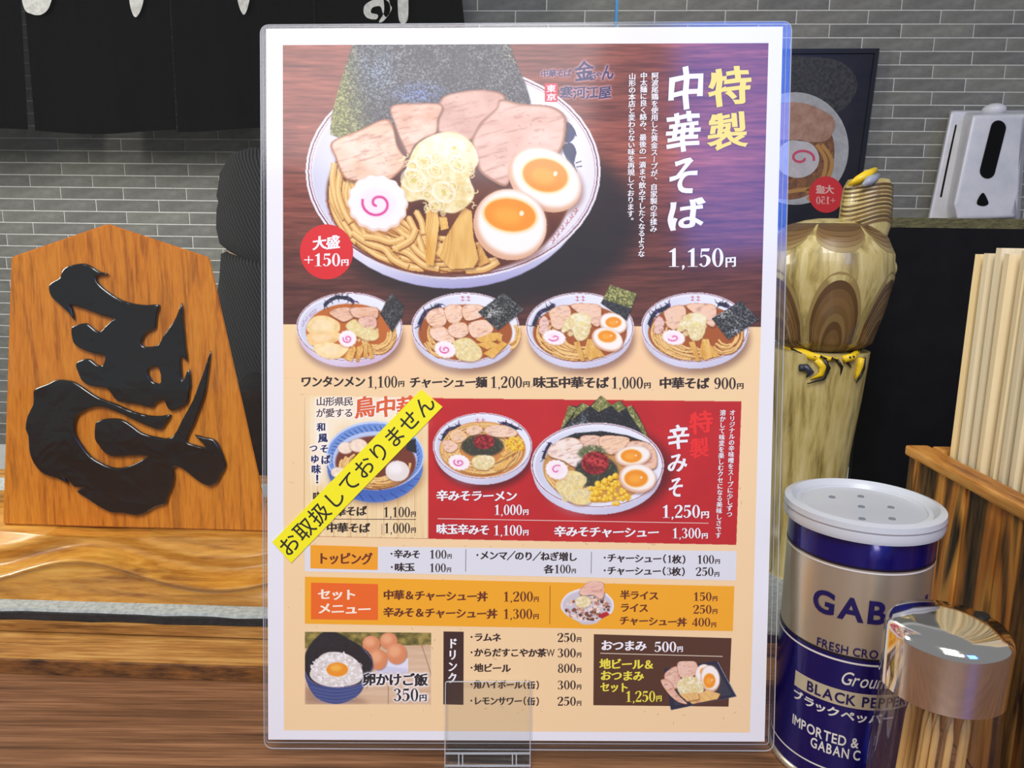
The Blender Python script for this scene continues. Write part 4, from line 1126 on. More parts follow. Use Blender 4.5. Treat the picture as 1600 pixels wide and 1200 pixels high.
picture('snack_plate_picture', [(1028, 1028), (1154, 1028), (1154, 1112), (1028, 1112)], 0.95, 3, PAN['snack'], PLATE_OUT)
PAN['badge'] = flat_poly('red_badge', ell(510.3, 393.5, 41.6, 43, n=56), (222, 22, 30), 3, PAN['hero'])
PAN['stamp'] = flat_poly('red_stamp', rrect_pts([(851, 130), (871.3, 130), (871, 159.5), (851.2, 159.3)], 1.5, 4), (208, 40, 66), 3, PAN['hero'])
TOP = {'badge', 'stamp', 'topping_label', 'set_label'}
PARENT = {'badge': 'hero', 'stamp': 'hero', 'topping_label': 'topping', 'set_label': 'set'}
for nm, cs, c, pn in LETTER:
    put(nm, cs, c, 5 if pn in TOP else 4, PAN[PARENT.get(pn, pn)])
def rule(x0, y0, x1, y1, w, color, pn):
    d = np.array([x1 - x0, y1 - y0], float); d /= np.linalg.norm(d); n = np.array([-d[1], d[0]]) * w / 2
    a, b = np.array([x0, y0]), np.array([x1, y1])
    flat_poly('rule', np.array([a + n, b + n, b - n, a - n]), color, 4, PAN[pn])
rule(684, 810.3, 1107, 817.5, 1.2, (236, 190, 180), 'red')
rule(516, 811, 650, 811.5, 1.1, (90, 60, 44), 'tori')
rule(597, 818, 597, 836, .8, (120, 90, 70), 'tori')
rule(728, 858, 727.6, 893, 1.0, (120, 110, 110), 'topping'); rule(924.2, 862, 923.6, 896, 1.0, (120, 110, 110), 'topping')
rule(859.5, 915, 859, 975, 1.0, (150, 86, 16), 'set')
rule(938, 1020.5, 1129, 1025.5, 1.3, (214, 196, 170), 'snack')
# fibres in the printed washi ground
rg = np.random.default_rng(77); fv = []; ff = []
for k in range(330):
    x = 448 + 720 * rg.random(); y = 512 + 626 * rg.random()
    if y < 612: lay = 3
    else: lay = 1.5
    a = rg.random() * math.pi; L = 1.2 + 4.5 * rg.random() ** 2; w = .28 + .25 * rg.random()
    if y < 592 and True: continue
    d = np.array([math.cos(a), math.sin(a)]); n = np.array([-d[1], d[0]]) * w; c = np.array([x, y]); b = c + n * 2.0 * rg.normal()
    i = len(fv)
    for q in (c - d * L + 0 * n, b + n, c + d * L, b - n): fv.append(to_sheet(np.array([q]), lay)[0])
    ff.append((i, i + 1, i + 2, i + 3))
fo = link('paper_fibres', mesh('paper_fibres', [v.tolist() for v in fv], ff), inkm((176, 140, 92)), base)
fo['kind'] = 'stuff'
# yellow strip stuck across the soba panel
STRIP = [(658.3, 608.3), (691.7, 635.6), (455.4, 879.2), (425.8, 846.4)]
stp = slab('yellow_strip', np.array(STRIP), LAYER * 7, 0.00042, ink('yellow_tape', (250, 240, 0)), menu)
tag(stp, 'bright yellow paper strip stuck across the menu')
a, b = np.array([440.5, 862.5]), np.array([674.5, 621.5]); d = (b - a) / 10; un = d / np.linalg.norm(d); dn = np.array([-un[1], un[0]])
if dn[1] < 0: dn = -dn
cs = []
for i, ch in enumerate('お取扱しておりません'):
    c0 = a + d * (i + .5)
    sc_ = np.linalg.norm(d) * .98
    for c in char_contours(ch, 'gothic'):
        cs.append(c0 + c[:, 0:1] * un * sc_ - c[:, 1:2] * dn * sc_)
put('strip_lettering', cs, (24, 22, 10), 0.00045 / LAYER, stp)
CV = None
# ================================================================== counter and ledge
def wood_mat(name, c1, c2, c3, axis='X', scale=30, stretch=14, rough=0.45, bump=0.25, coat=0.0, ring=0.0, spec=0.5):
    k = N(name)
    st = {'X': (1 / stretch, 1, 1), 'Y': (1, 1 / stretch, 1), 'Z': (1, 1, 1 / stretch)}[axis]
    v = k.coord(st)
    f = k.noise(v, scale * 2, 8, 0.65, 0.4); g = k.noise(v, scale * 9, 4, 0.6, 0.1)
    mx = k.n('ShaderNodeMath', operation='MULTIPLY_ADD'); mx.inputs[1].default_value = 0.45
    md = k.n('ShaderNodeMath', operation='MULTIPLY'); md.inputs[1].default_value = 0.6
    k.l(f, md.inputs[0]); k.l(g, mx.inputs[0]); k.l(md.outputs[0], mx.inputs[2])
    k.color(k.ramp(mx.outputs[0], [(0.36, c1), (0.52, c2), (0.66, c3)]))
    k.set(Roughness=rough, Coat_Weight=coat, Coat_Roughness=0.12)
    k.b.inputs['Specular IOR Level'].default_value = spec
    k.bump(g, bump, 0.0004)
    return k.m
YAW = -0.036
def ledge_y(x, y0): return y0 + YAW * x           # the ledge runs a touch askew of the picture
# depths of the steps, read upwards at one station
XS = 200
def gy(py, z): p = on_z(XS, py, z); return p.y - YAW * p.x, p
Y1, _q = gy(1057, 0.0)
def up_at(py, y0):       # height where the sight line crosses the upright plane y = y0 + YAW x
    d = ray(XS, py); t = (y0 + YAW * CAM.x - CAM.y) / (d.y - YAW * d.x); return (CAM + d * t).z
Z1 = up_at(1031, Y1)
Y2_, _q = gy(994, Z1)
Z2 = up_at(977, Y2_)
Y3, _q = gy(976.5, Z2); Z3 = up_at(966, Y2_)
Y4, _q = gy(945, Z3)
# golden base: front foot at Y4; its back top edge where the game piece stands
Z4 = Z3 + 0.030
Y5, _q = gy(826, Z4)
print('LEDGE', Y1, Z1, Y2_, Z2, Z3, Y4, Z4, Y5)
M_CTR = wood_mat('counter_walnut', (58, 36, 22), (122, 82, 52), (160, 114, 78), 'X', 80, 34, 0.42, 0.35)
M_STRIP = wood_mat('ledge_wood', (96, 58, 22), (170, 116, 52), (206, 158, 86), 'X', 60, 14, 0.5, 0.4)
M_ROUGH = noisy('rough_ledge_face', (44, 22, 8), (150, 96, 40), 260, 0.8, 6, (0.25, 1, 1), 0.8, 0.001)
def prism_x(name, x0, x1, prof, mat, parent=None, nx=1, bev=0.0):
    """profile of (depth, height) run along x, following the ledge's slight skew"""
    bm = bmesh.new(); rings = []
    for i in range(nx + 1):
        x = x0 + (x1 - x0) * i / nx
        rings.append([bm.verts.new((x, ledge_y(x, y), z)) for y, z in prof])
    n = len(prof)
    for a, b in zip(rings, rings[1:]):
        for k in range(n): bm.faces.new((a[k], a[(k + 1) % n], b[(k + 1) % n], b[k]))
    bm.faces.new(rings[0][::-1]); bm.faces.new(rings[-1])
    if bev: bmesh.ops.bevel(bm, geom=bm.edges[:], offset=bev, segments=2, affect='EDGES')
    return bm_obj(name, bm, mat, parent)
XL, XR = -0.75, 0.85
ctr = empty('wooden_counter', (0, 0.2, 0), 'brown wood grain counter top in front, under the menu and pepper can', 'counter')
bm = bmesh.new(); bm_box(bm, ((XL + XR) / 2, 0.12, -0.02), (XR - XL, 0.86, 0.04), 0, 0.002); bm_obj('top_board', bm, M_CTR, ctr)
bm = bmesh.new(); bm_box(bm, ((XL + XR) / 2, 0.42, -0.395), (XR - XL, 0.03, 0.71), 0, 0.002); bm_obj('front_panel', bm, M_CTR, ctr)
led = empty('counter_ledge', (0, Y1, 0), 'stepped wooden ledge strip running along the rear of the counter', 'ledge')
prism_x('lower_board', XL, XR, [(Y1, 0.0002), (Y1, Z1), (Y1 + 0.30, Z1), (Y1 + 0.30, 0.0002)], M_STRIP, led, 1, 0.0008)
prism_x('front_edge', XL, XR, [(Y1 - 0.0012, 0.0003), (Y1 - 0.0012, Z1 - 0.0016), (Y1 + 0.0004, Z1 - 0.0012), (Y1 + 0.0004, 0.0003)], M_ROUGH, led)
prism_x('upper_board', XL, XR, [(Y2_, Z1 + 0.0006), (Y2_, Z2), (Y2_ + 0.25, Z2), (Y2_ + 0.25, Z1 + 0.0006)], M_STRIP, led, 1, 0.0006)
# felt mat
M_FELT = noisy('grey_felt', (150, 156, 152), (196, 200, 192), 420, 0.95, 4, (1, 1, 1), 0.7, 0.0008)
M_FELTD = noisy('black_backing', (16, 16, 18), (40, 40, 42), 300, 0.9)
mat_o = empty('felt_mat', (0, Y2_, Z2), 'grey felt mat with black backing under the carved golden base', 'mat')
def wavy_strip(name, y0, y1, z0, z1, mat, amp, parent, seed):
    bm = bmesh.new(); rg = random.Random(seed); nx = 120; r = []
    for i in range(nx + 1):
        x = XL + 0.02 + (XR - XL - 0.04) * i / nx; j = rg.uniform(-amp, amp)
        r.append([bm.verts.new((x, ledge_y(x, y0) + j, z0)), bm.verts.new((x, ledge_y(x, y0) + j + 0.0008, z1)), bm.verts.new((x, ledge_y(x, y1), z1)), bm.verts.new((x, ledge_y(x, y1), z0))])
    for a, b in zip(r, r[1:]):
        for k in range(4): bm.faces.new((a[k], a[(k + 1) % 4], b[(k + 1) % 4], b[k]))
    bm.faces.new(r[0][::-1]); bm.faces.new(r[-1])
    return bm_obj(name, bm, mat, parent)
wavy_strip('backing', Y2_ + 0.002, Y2_ + 0.22, Z2 + 0.0003, Z3 - 0.0003, M_FELTD, 0.0007, mat_o, 1)
wavy_strip('felt', Y2_ + 0.004, Y2_ + 0.22, Z3 - 0.0002, Z3 + 0.0012, M_FELT, 0.0009, mat_o, 2)

# ------------------------------------------------------------------ carved golden base of the game piece
M_GOLD = N('lacquered_zelkova'); _v = M_GOLD.coord((0.16, 1, 1.6))
_f = M_GOLD.noise(_v, 60, 7, 0.6, 1.2); _g = M_GOLD.noise(_v, 330, 4, 0.6, 0.2)
_c = M_GOLD.ramp(_f, [(0.3, (140, 78, 12)), (0.5, (206, 136, 34)), (0.7, (232, 172, 70))])
M_GOLD.color(M_GOLD.mix(0.25, _c, M_GOLD.ramp(_g, [(0.35, (110, 54, 8)), (0.65, (240, 190, 96))])))
M_GOLD.set(Roughness=0.3, Coat_Weight=1.0, Coat_Roughness=0.1); M_GOLD.bump(_g, 0.12, 0.0004); M_GOLD = M_GOLD.m
BX0, BX1 = -0.52, 0.02
def carve(x, s):
    """front of the base, s = 0 at the foot .. 1 at the flat top: scooped waves"""
    w = 0.5 + 0.5 * math.sin(x * 56 + 1.6 + 1.0 * math.sin(x * 17))
    ridge = 0.26 + 0.48 * w
    y = Y4 + (0.016 * s if s < ridge else 0.016 * ridge + (s - ridge) * 0.030)
    z = Z3 + 0.0012 + (Z4 - Z3 - 0.0012) * (s ** (0.8 + 0.3 * w))
    dip = math.exp(-((s - ridge) / 0.09) ** 2) * -0.004 + math.exp(-((s - ridge - .2) / 0.13) ** 2) * 0.006
    return y + dip, z - 0.0022 * math.exp(-((s - ridge - .16) / 0.12) ** 2)
bm = bmesh.new(); NX, NS = 360, 44; rows = []
for i in range(NX + 1):
    x = BX0 + (BX1 - BX0) * i / NX; col = []
    for j in range(NS + 1):
        y, z = carve(x, j / NS); col.append(bm.verts.new((x, ledge_y(x, y), z)))
    col.append(bm.verts.new((x, ledge_y(x, Y5 + 0.06), Z4))); col.append(bm.verts.new((x, ledge_y(x, Y5 + 0.06), Z3 + 0.0012)))
    rows.append(col)
for a, b in zip(rows, rows[1:]):
    n = len(a)
    for k in range(n): bm.faces.new((a[k], b[k], b[(k + 1) % n], a[(k + 1) % n]))
bm.faces.new(rows[0]); bm.faces.new(rows[-1][::-1])
gb = bm_obj('carved_pedestal', bm, M_GOLD, None, True, 50)
tag(gb, 'glossy golden wooden base with carved waves under the big game piece', 'base')

# ------------------------------------------------------------------ shogi piece
PLN = Vector((-YAW, 1, 0)).normalized()          # upright plane facing the camera
PP0 = Vector((0, Y5, 0))
_TILT = math.radians(4)                          # it leans back a little
PN = Vector((PLN.x, PLN.y * math.cos(_TILT), -math.sin(_TILT))).normalized()
_bl = on_plane(4, 826, PP0, PLN); PP0 = Vector((_bl.x, _bl.y, Z4))
def on_piece(x, y): return on_plane(x, y, PP0, PN)
M_KOMA = N('keyaki_board'); _v = M_KOMA.coord((1, 1, 0.05))
_f = M_KOMA.noise(_v, 260, 5, 0.6, 0.15); _g = M_KOMA.noise(M_KOMA.coord((1, 1, 0.25)), 16, 3, 0.5, 0.6); _h = M_KOMA.noise(M_KOMA.coord((1, 1, .08)), 900, 2, .5)
_c = M_KOMA.ramp(_f, [(0.38, (160, 80, 10)), (0.47, (222, 126, 24)), (0.7, (238, 150, 40))])
_c = M_KOMA.mix(0.35, _c, M_KOMA.ramp(_g, [(0.3, (196, 100, 12)), (0.7, (246, 170, 60))]))
M_KOMA.color(M_KOMA.mix(0.16, _c, M_KOMA.ramp(_h, [(0.4, (130, 60, 6)), (0.6, (236, 160, 60))])))
M_KOMA.set(Roughness=0.35, Coat_Weight=0.35, Coat_Roughness=0.2); M_KOMA.bump(_f, 0.15, 0.0003); M_KOMA = M_KOMA.m
_fb = on_piece(212, 829)
koma = empty('shogi_piece', (_fb.x, _fb.y, Z4), 'large wooden game piece with raised black calligraphy on the golden base', 'shogi piece')
out = [on_piece(*p) for p in ((168, 349), (328, 401.5), (425.5, 829.5), (4, 826), (16, 401))]
for p in out[2:4]: p.z = Z4 + 0.0003
bm = bmesh.new(); fr = [bm.verts.new(p) for p in out]; bk = [bm.verts.new(p + PN * 0.022 + Vector(dv)) for p, dv in zip(out, ((-.004, 0, -.004), (-.016, 0, -.004), (-.018, 0, 0), (.002, 0, 0), (.002, 0, -.004)))]
for v in bk[2:4]: v.co.z = Z4 + 0.0003
bm.faces.new(fr); bm.faces.new(bk[::-1])
for i in range(5): bm.faces.new((fr[i], fr[(i + 1) % 5], bk[(i + 1) % 5], bk[i]))
bmesh.ops.bevel(bm, geom=bm.edges[:], offset=0.0009, segments=2, affect='EDGES')
bm_obj('board', bm, M_KOMA, koma)
kA = crop(70, 400, 5.3333); kB = crop(30, 590, 4.706)
U1 = np.concatenate([kA([(537, 150), (450, 165), (442, 190), (480, 245), (560, 310), (660, 370), (770, 400), (870, 410), (965, 408), (950, 470), (940, 560), (930, 605), (862, 632), (822, 700), (825, 735), (860, 757), (960, 742), (1000, 670), (1060, 590), (1110, 510), (1155, 400), (1163, 520), (1176, 640), (1186, 760), (1200, 870), (1148, 828), (1150, 960), (1160, 1040), (1190, 990), (1215, 945), (1228, 1080)]),
                     kB([(1262, 95), (1245, 185), (1140, 240), (1095, 200), (1080, 160), (1020, 180), (985, 215), (880, 190), (745, 170), (700, 120), (660, 75)]),
                     kA([(450, 1085), (370, 1065), (320, 1020), (295, 960), (278, 910), (300, 875), (370, 855), (410, 870), (450, 905), (500, 910), (520, 860), (515, 820), (460, 815), (400, 800), (330, 775), (270, 735), (250, 690), (240, 610), (270, 580), (350, 560), (390, 575), (430, 610), (480, 632), (520, 590), (580, 535), (605, 522), (500, 495), (370, 445), (225, 400), (245, 440), (262, 525), (215, 470), (140, 400), (80, 345), (55, 280), (65, 235), (110, 205), (145, 185), (170, 120), (220, 85), (320, 65), (380, 75), (440, 110), (480, 135)])])
U1H = kA([(872, 940), (965, 922), (985, 1050), (940, 1055), (900, 1030)])
L1 = kB([(1125, 272), (1050, 280), (960, 275), (850, 245), (720, 190), (600, 145), (520, 95), (430, 35), (370, 18), (290, 15), (230, 45), (160, 70), (125, 95), (125, 150), (120, 200), (80, 280), (65, 370), (85, 420), (92, 520), (110, 590), (150, 660), (210, 710), (300, 735), (372, 772), (340, 712), (400, 775), (430, 800), (490, 802), (440, 830), (520, 885), (600, 940), (690, 985), (780, 990), (880, 1008), (950, 985), (1010, 945), (1090, 920), (1105, 870), (1145, 770), (1150, 700), (1145, 655), (1190, 650), (1250, 690), (1330, 755), (1400, 788), (1460, 770), (1500, 700), (1530, 640), (1510, 570), (1480, 500), (1440, 450), (1370, 435), (1305, 418), (1350, 465), (1385, 510), (1300, 490), (1240, 460), (1290, 350), (1340, 220), (1380, 100), (1400, -40), (1415, -184), (1375, -60), (1330, 60), (1291, 165), (1210, 310), (1140, 435), (1030, 435), (920, 405), (850, 355), (780, 310), (720, 298), (650, 300), (590, 320), (575, 350), (572, 440), (600, 490), (650, 550), (720, 575), (830, 568), (960, 570), (900, 610), (840, 640), (760, 660), (690, 655), (610, 620), (540, 575), (480, 500), (430, 420), (422, 350), (440, 280), (480, 250), (540, 220), (620, 210), (700, 235), (800, 275), (900, 325), (1045, 378), (1090, 330)])
M_LACQ = N('black_lacquer'); M_LACQ.color((16, 16, 18)); M_LACQ.set(Roughness=0.16, Coat_Weight=1.0, Coat_Roughness=0.05)
_f = M_LACQ.noise(M_LACQ.coord(), 70, 2, .5, .5); M_LACQ.bump(_f, 0.5, 0.004); M_LACQ = M_LACQ.m
# local frame on the face of the piece
KO = on_piece(212, 600); KX = Vector((0, 0, 1)).cross(PN).normalized(); KX = KX if KX.x > 0 else -KX; KY = PN.cross(KX); KY = KY if KY.z > 0 else -KY
def piece_uv(P): return np.array([((on_piece(x, y) - KO).dot(KX), (on_piece(x, y) - KO).dot(KY)) for x, y in P])
def relief(name, loops):
    """pillowed calligraphy: rings stepped inwards and upwards from the outline, then capped"""
    cu = bpy.data.curves.new(name, 'CURVE'); cu.dimensions = '2D'; cu.fill_mode = 'FRONT'
    for P in loops:
        c = piece_uv(P); sp = cu.splines.new('POLY'); sp.points.add(len(c) - 1); sp.use_cyclic_u = True
        for p, q in zip(sp.points, c): p.co = (q[0], q[1], 0, 1)
    cu.bevel_depth = 0.0011; cu.bevel_resolution = 4; cu.offset = -0.0009; cu.extrude = 0.0004
    o = bpy.data.objects.new(name, cu); COL.objects.link(o)
    me0 = o.to_mesh(); vs = [v.co.copy() for v in me0.vertices]; fs = [tuple(p.vertices) for p in me0.polygons]
    o.to_mesh_clear(); bpy.data.objects.remove(o)
    w = [KO + KX * v.x + KY * v.y - PN * (v.z + 0.0013) for v in vs]
    return link(name, mesh(name, w, fs), M_LACQ, koma, True)
relief('calligraphy_stroke', [smooth(U1, 2), smooth(U1H, 2)])
relief('calligraphy_stroke', [smooth(L1, 2)])

# ================================================================== back wall with thin bricks
WY = 1.36; WYAW = -0.05
wall_n = Vector((-WYAW, 1, 0)).normalized(); W0 = Vector((0, WY, 0)); WX = Vector((1, WYAW, 0)).normalized()
def on_wall(x, y, off=0.0): return on_plane(x, y, W0 - wall_n * off, wall_n)
M_MORT = noisy('pale_mortar', (206, 208, 200), (226, 226, 218), 60, 0.9)
wl = -1.5; wr = 1.6; zb = -0.75; zt = 1.2
wall = link('wall_back', mesh('wall_back', [W0 + WX * wl + Vector((0, 0, zb)), W0 + WX * wr + Vector((0, 0, zb)), W0 + WX * wr + Vector((0, 0, zt)), W0 + WX * wl + Vector((0, 0, zt)),
     W0 + WX * wl + wall_n * .1 + Vector((0, 0, zb)), W0 + WX * wr + wall_n * .1 + Vector((0, 0, zb)), W0 + WX * wr + wall_n * .1 + Vector((0, 0, zt)), W0 + WX * wl + wall_n * .1 + Vector((0, 0, zt))],
     [(0, 1, 2, 3), (5, 4, 7, 6), (4, 0, 3, 7), (1, 5, 6, 2), (3, 2, 6, 7), (4, 5, 1, 0)]), M_MORT)
tag(wall, 'grey thin-brick wall behind the counter', None, None, 'structure')
def brick_mat(i):
    a = (112 + i * 4, 112 + i * 4, 107 + i * 3)
    return noisy('grey_brick_%d' % i, tuple(v - 14 for v in a), tuple(v + 12 for v in a), 90, 0.8, 5, (0.5, 1, 1), 0.25, 0.0006)
BM_ = [brick_mat(i) for i in range(4)]
BH = 0.0207; BW = 0.114; J = 0.0013
brick_me = []
for i in range(4):
    bm = bmesh.new(); bm_box(bm, (0, 0, 0), (BW - J * 1.3, 0.006, BH - J * 1.3), 0, 0.0)
    me = bpy.data.meshes.new('brick'); bm.to_mesh(me); bm.free(); me.materials.append(BM_[i]); brick_me.append(me)
cand = []
cinv = cam.matrix_world.inverted()
def to_px(P):
    q = cinv @ Vector(P); return 800 + FPX * q.x / -q.z, 600 - FPX * q.y / -q.z
zref = on_wall(200, 217).z
for r in range(-26, 34):
    z = zref - BH / 2 + r * BH
    for c in range(-14, 30):
        s = (c + (0.5 if r % 2 else 0.0) + (0.03 * math.sin(r * 2.1))) * BW + on_wall(238, 226).x
        P = W0 + WX * s + Vector((0, 0, z)) - wall_n * 0.0
        if s < wl + .06 or s > wr - .06: continue
        px, py = to_px(P)
        vis = (-70 < px < 1670 and -30 < py < 470)
        hid = (470 < px < 1170 and 60 < py) or (-80 < px < 700 and py < 180) or (px < 420 and py > 425) or (px > 1190 and py > 365)
        cand.append((0 if (vis and not hid) else 1, random.random(), P))
cand.sort(key=lambda t: t[0])
rot = math.atan2(WX.y, WX.x); rest = bmesh.new(); nb = 0
for pr, rnd, P in cand:
    if pr == 0 and nb < 295:
        o = bpy.data.objects.new('brick', brick_me[int(rnd * 4)]); COL.objects.link(o); o.location = P + wall_n * (0.0024 - 0.0004 * rnd); o.rotation_euler = (0, 0, rot); o.parent = wall; nb += 1
    elif -0.2 < P.z:
        bm_box(rest, P + wall_n * 0.0023, (BW - J * 1.3, 0.006, BH - J * 1.3), rot)
ro = bm_obj('brick_courses', rest, BM_[1], wall); ro['kind'] = 'stuff'
print('BRICKS', nb)

# ------------------------------------------------------------------ noren curtain
NY = 1.2
M_NOR = noisy('black_cotton', (9, 9, 10), (20, 19, 19), 500, 0.95, 3, (1, 1, 0.06), 0.2, 0.0005, spec=0.1)
M_NORW = noisy('white_dye', (150, 150, 146), (186, 186, 180), 200, 0.95)
nor = empty('noren_curtain', tuple(on_y(300, 205, NY)), 'black split curtain with white brushed marks hanging before the brick wall', 'curtain')
def curtain(edges_top, edges_bot, ybot, seed):
    """one cloth panel between its left and right sides"""
    bm = bmesh.new(); NXc, NZc = 28, 18; rg = random.Random(seed); ph = rg.random() * 6; g = []
    for j in range(NZc + 1):
        t = j / NZc; row = []
        xl = edges_top[0] + (edges_bot[0] - edges_top[0]) * t; xr = edges_top[1] + (edges_bot[1] - edges_top[1]) * t
        for i in range(NXc + 1):
            s = i / NXc; px = xl + (xr - xl) * s
            py = -150 + (ybot + 3.5 * math.sin(s * 5 + ph) - -150) * t
            d = 0.004 * math.sin(s * 9 + ph) * t + 0.002 * math.sin(s * 21 + ph * 2) * t
            row.append(bm.verts.new(on_y(px, py, NY + d)))
        g.append(row)
    for a, b in zip(g, g[1:]):
        for i in range(NXc): bm.faces.new((a[i], a[i + 1], b[i + 1], b[i]))
    r = bmesh.ops.solidify(bm, geom=bm.faces[:], thickness=0.0016)
    return bm_obj('cloth_panel', bm, M_NOR, nor, True)
curtain((-260, 24), (-215, 44), 204, 1)
curtain((25.5, 257), (55, 276), 206, 2)
curtain((258, 486), (278, 496), 203, 3)
curtain((486.6, 706), (497, 742), 190, 4)
def dye(pts, nm='white_mark'):
    p = smooth(pts, 5); v, f = fill_contours([p * np.array([1, -1])])
    w = [on_y(a, -b, NY - 0.0075) for a, b, _ in v]; n = len(w)
    return link(nm, mesh(nm, w, f), M_NORW, nor)
dye([(30, -60), (70, -70), (84, -30), (78, 8), (66, 22), (50, 22), (36, 8)])
dye([(196, -70), (226, -70), (226, -20), (222, 10), (212, 27), (204, 12), (200, -20)])
dye([(366, -70), (394, -70), (392, -20), (388, 8), (381, 23), (373, 8), (369, -20)])
dye([(620, -70), (640, -70), (638, -20), (637, 30), (624, 33), (621, -10)])
dye([(572, 6), (590, -2), (606, 2), (610, 16), (604, 27), (598, 20), (594, 10), (582, 12), (580, 20), (590, 23), (588, 30), (574, 28), (568, 18)])
dye([(590, -60), (606, -60), (608, 0), (612, 14), (600, 32), (592, 34), (600, 18), (598, -10)])
rod = bmesh.new(); bm_tube(rod, [on_y(-420, -150, NY), on_y(760, -150, NY)], 0.008, 12); bm_obj('rod', rod, plain('dark_rod', (40, 30, 24), 0.5), nor, True)
# the curtain rod is carried by two wall brackets
for px in (-300, 690):
    b = bmesh.new(); p = on_y(px, -150, NY); q = p + Vector((0, 0.2, 0)); bm_tube(b, [p, q], 0.006, 8); bm_obj('rod_bracket', b, plain('bracket_iron', (30, 30, 30), 0.5), nor, True)
# ------------------------------------------------------------------ framed menu poster on the wall (a mirror twin of the menu's photo)
pw = [(1160, 76.5), (1374.5, 75.5), (1338, 352), (1160, 352)]
def wall_poly(pts, off): return [on_wall(x, y, off) for x, y in pts]
poster = empty('wall_poster', tuple(on_wall(1260, 352, 0.006)), 'dark framed poster of a noodle bowl on the brick wall', 'poster')
def wall_slab(name, pts, o0, o1, mat, parent):
    a = wall_poly(pts, o1); b = wall_poly(pts, o0); n = len(a)
    return link(name, mesh(name, a + b, [tuple(range(n)), tuple(range(n, 2 * n))[::-1]] + [(i, (i + 1) % n, n + (i + 1) % n, n + i) for i in range(n)]), mat, parent)
M_PB = noisy('poster_black', (10, 9, 9), (34, 28, 26), 30, 0.35)
M_PF = plain('poster_frame', (8, 8, 8), 0.4)
wall_slab('backing', pw, 0.0065, 0.016, M_PB, poster)
for q in ([(1160, 76.5), (1374.5, 75.5), (1373, 83), (1160, 84)], [(1374.5, 75.5), (1338, 352), (1331, 352), (1367, 83)]):
    wall_slab('frame_bar', q, 0.016, 0.019, M_PF, poster)
def wall_flat(name, pts, off, mat):
    v, f = fill_contours([np.asarray(pts) * np.array([1, -1])])
    return link(name, mesh(name, [on_wall(a, -b, off) for a, b, _ in v], f), mat, poster)
def dim(n, a, b, s=80): return noisy(n, a, b, s, 0.5)
wall_flat('printed_nori', smooth([(1190, 96), (1300, 92), (1340, 130), (1310, 175), (1240, 170), (1190, 150)]), 0.0163, dim('print_nori', (14, 14, 14), (66, 64, 60), 200))
wall_flat('printed_bowl', ell(1242, 232, 84, 88), 0.0164, dim('print_china', (150, 150, 150), (176, 176, 176)))
wall_flat('printed_soup', ell(1232, 236, 72, 76), 0.0166, dim('print_soup', (80, 46, 26), (150, 100, 54), 120))
wall_flat('printed_pork', smooth([(1200, 172), (1250, 160), (1302, 184), (1296, 216), (1270, 222), (1230, 218), (1200, 216)]), 0.0168, dim('print_pork', (150, 108, 84), (176, 140, 118)))
wall_flat('printed_fishcake', ell(1246, 248, 34, 30), 0.0168, dim('print_fishcake', (176, 172, 172), (196, 190, 190)))
sw = ribbon([(1252 + (4 + t * 2.0) * math.cos(t) * 1.2, 247 + (3 + t * 1.7) * math.sin(t), 4) for t in np.linspace(0, 6.6, 14)], 3)
wall_flat('printed_swirl', sw, 0.0169, plain('print_pink', (196, 70, 100), 0.5))
for k, q in enumerate(([(1276, 226), (1290, 250), (1284, 280), (1260, 300)], [(1284, 226), (1300, 252), (1290, 284), (1262, 312)], [(1230, 300), (1262, 296), (1290, 300)])):
    wall_flat('printed_noodle', ribbon([(x, y, 6) for x, y in q], 4), 0.0169, plain('print_noodle', (176, 128, 62), 0.5))
wall_flat('printed_badge', ell(1291, 304, 27, 28.5), 0.0172, plain('print_red', (206, 40, 40), 0.5))
mir = []
for c in line_contours('大盛', 1279, 1307, 296, 296, 14, 'bold') + line_contours('+150', 1276, 1307, 313, 313, 12, 'bold'):
    c = c.copy(); c[:, 0] = 1291 * 2 - c[:, 0]; mir.append(c)
v, f = fill_contours([c * np.array([1, -1]) for c in mir])
link('printed_lettering', mesh('printed_lettering', [on_wall(a, -b, 0.0174) for a, b, _ in v], f), plain('print_pale', (226, 170, 160), 0.5), poster)

# ------------------------------------------------------------------ dispenser on the wall
dsp = empty('soap_dispenser', tuple(on_wall(1520, 345, 0.01)), 'white wall dispenser with a dark oval window at upper right', 'dispenser')
M_DW = noisy('white_plastic', (206, 208, 214), (226, 226, 230), 30, 0.35); M_DK = plain('dispenser_dark', (6, 6, 7), 0.25)
def dq(pts, o): return [on_wall(x, y, o) for x, y in pts]
def loft_box(name, front, back, of, ob, mat, bev, parent):
    bm = bmesh.new(); a = [bm.verts.new(p) for p in dq(front, of)]; b = [bm.verts.new(p) for p in dq(back, ob)]; n = len(a)
    bm.faces.new(a); bm.faces.new(b[::-1])
    for i in range(n): bm.faces.new((a[i], b[i], b[(i + 1) % n], a[(i + 1) % n]))
    bmesh.ops.bevel(bm, geom=bm.edges[:], offset=bev, segments=4, profile=.6, affect='EDGES')
    return bm_obj(name, bm, mat, parent, True, 40)
loft_box('back_plate', [(1486, 174), (1600, 174), (1588, 346), (1450, 346)], [(1484, 172), (1606, 172), (1594, 346), (1448, 346)], 0.05, 0.007, M_DW, 0.006, dsp)
loft_box('front_cover', [(1520, 180), (1604, 178), (1582, 300), (1586, 340), (1496, 344), (1490, 320)], [(1506, 175), (1606, 174), (1586, 300), (1590, 344), (1482, 345), (1478, 322)], 0.11, 0.045, M_DW, 0.007, dsp)
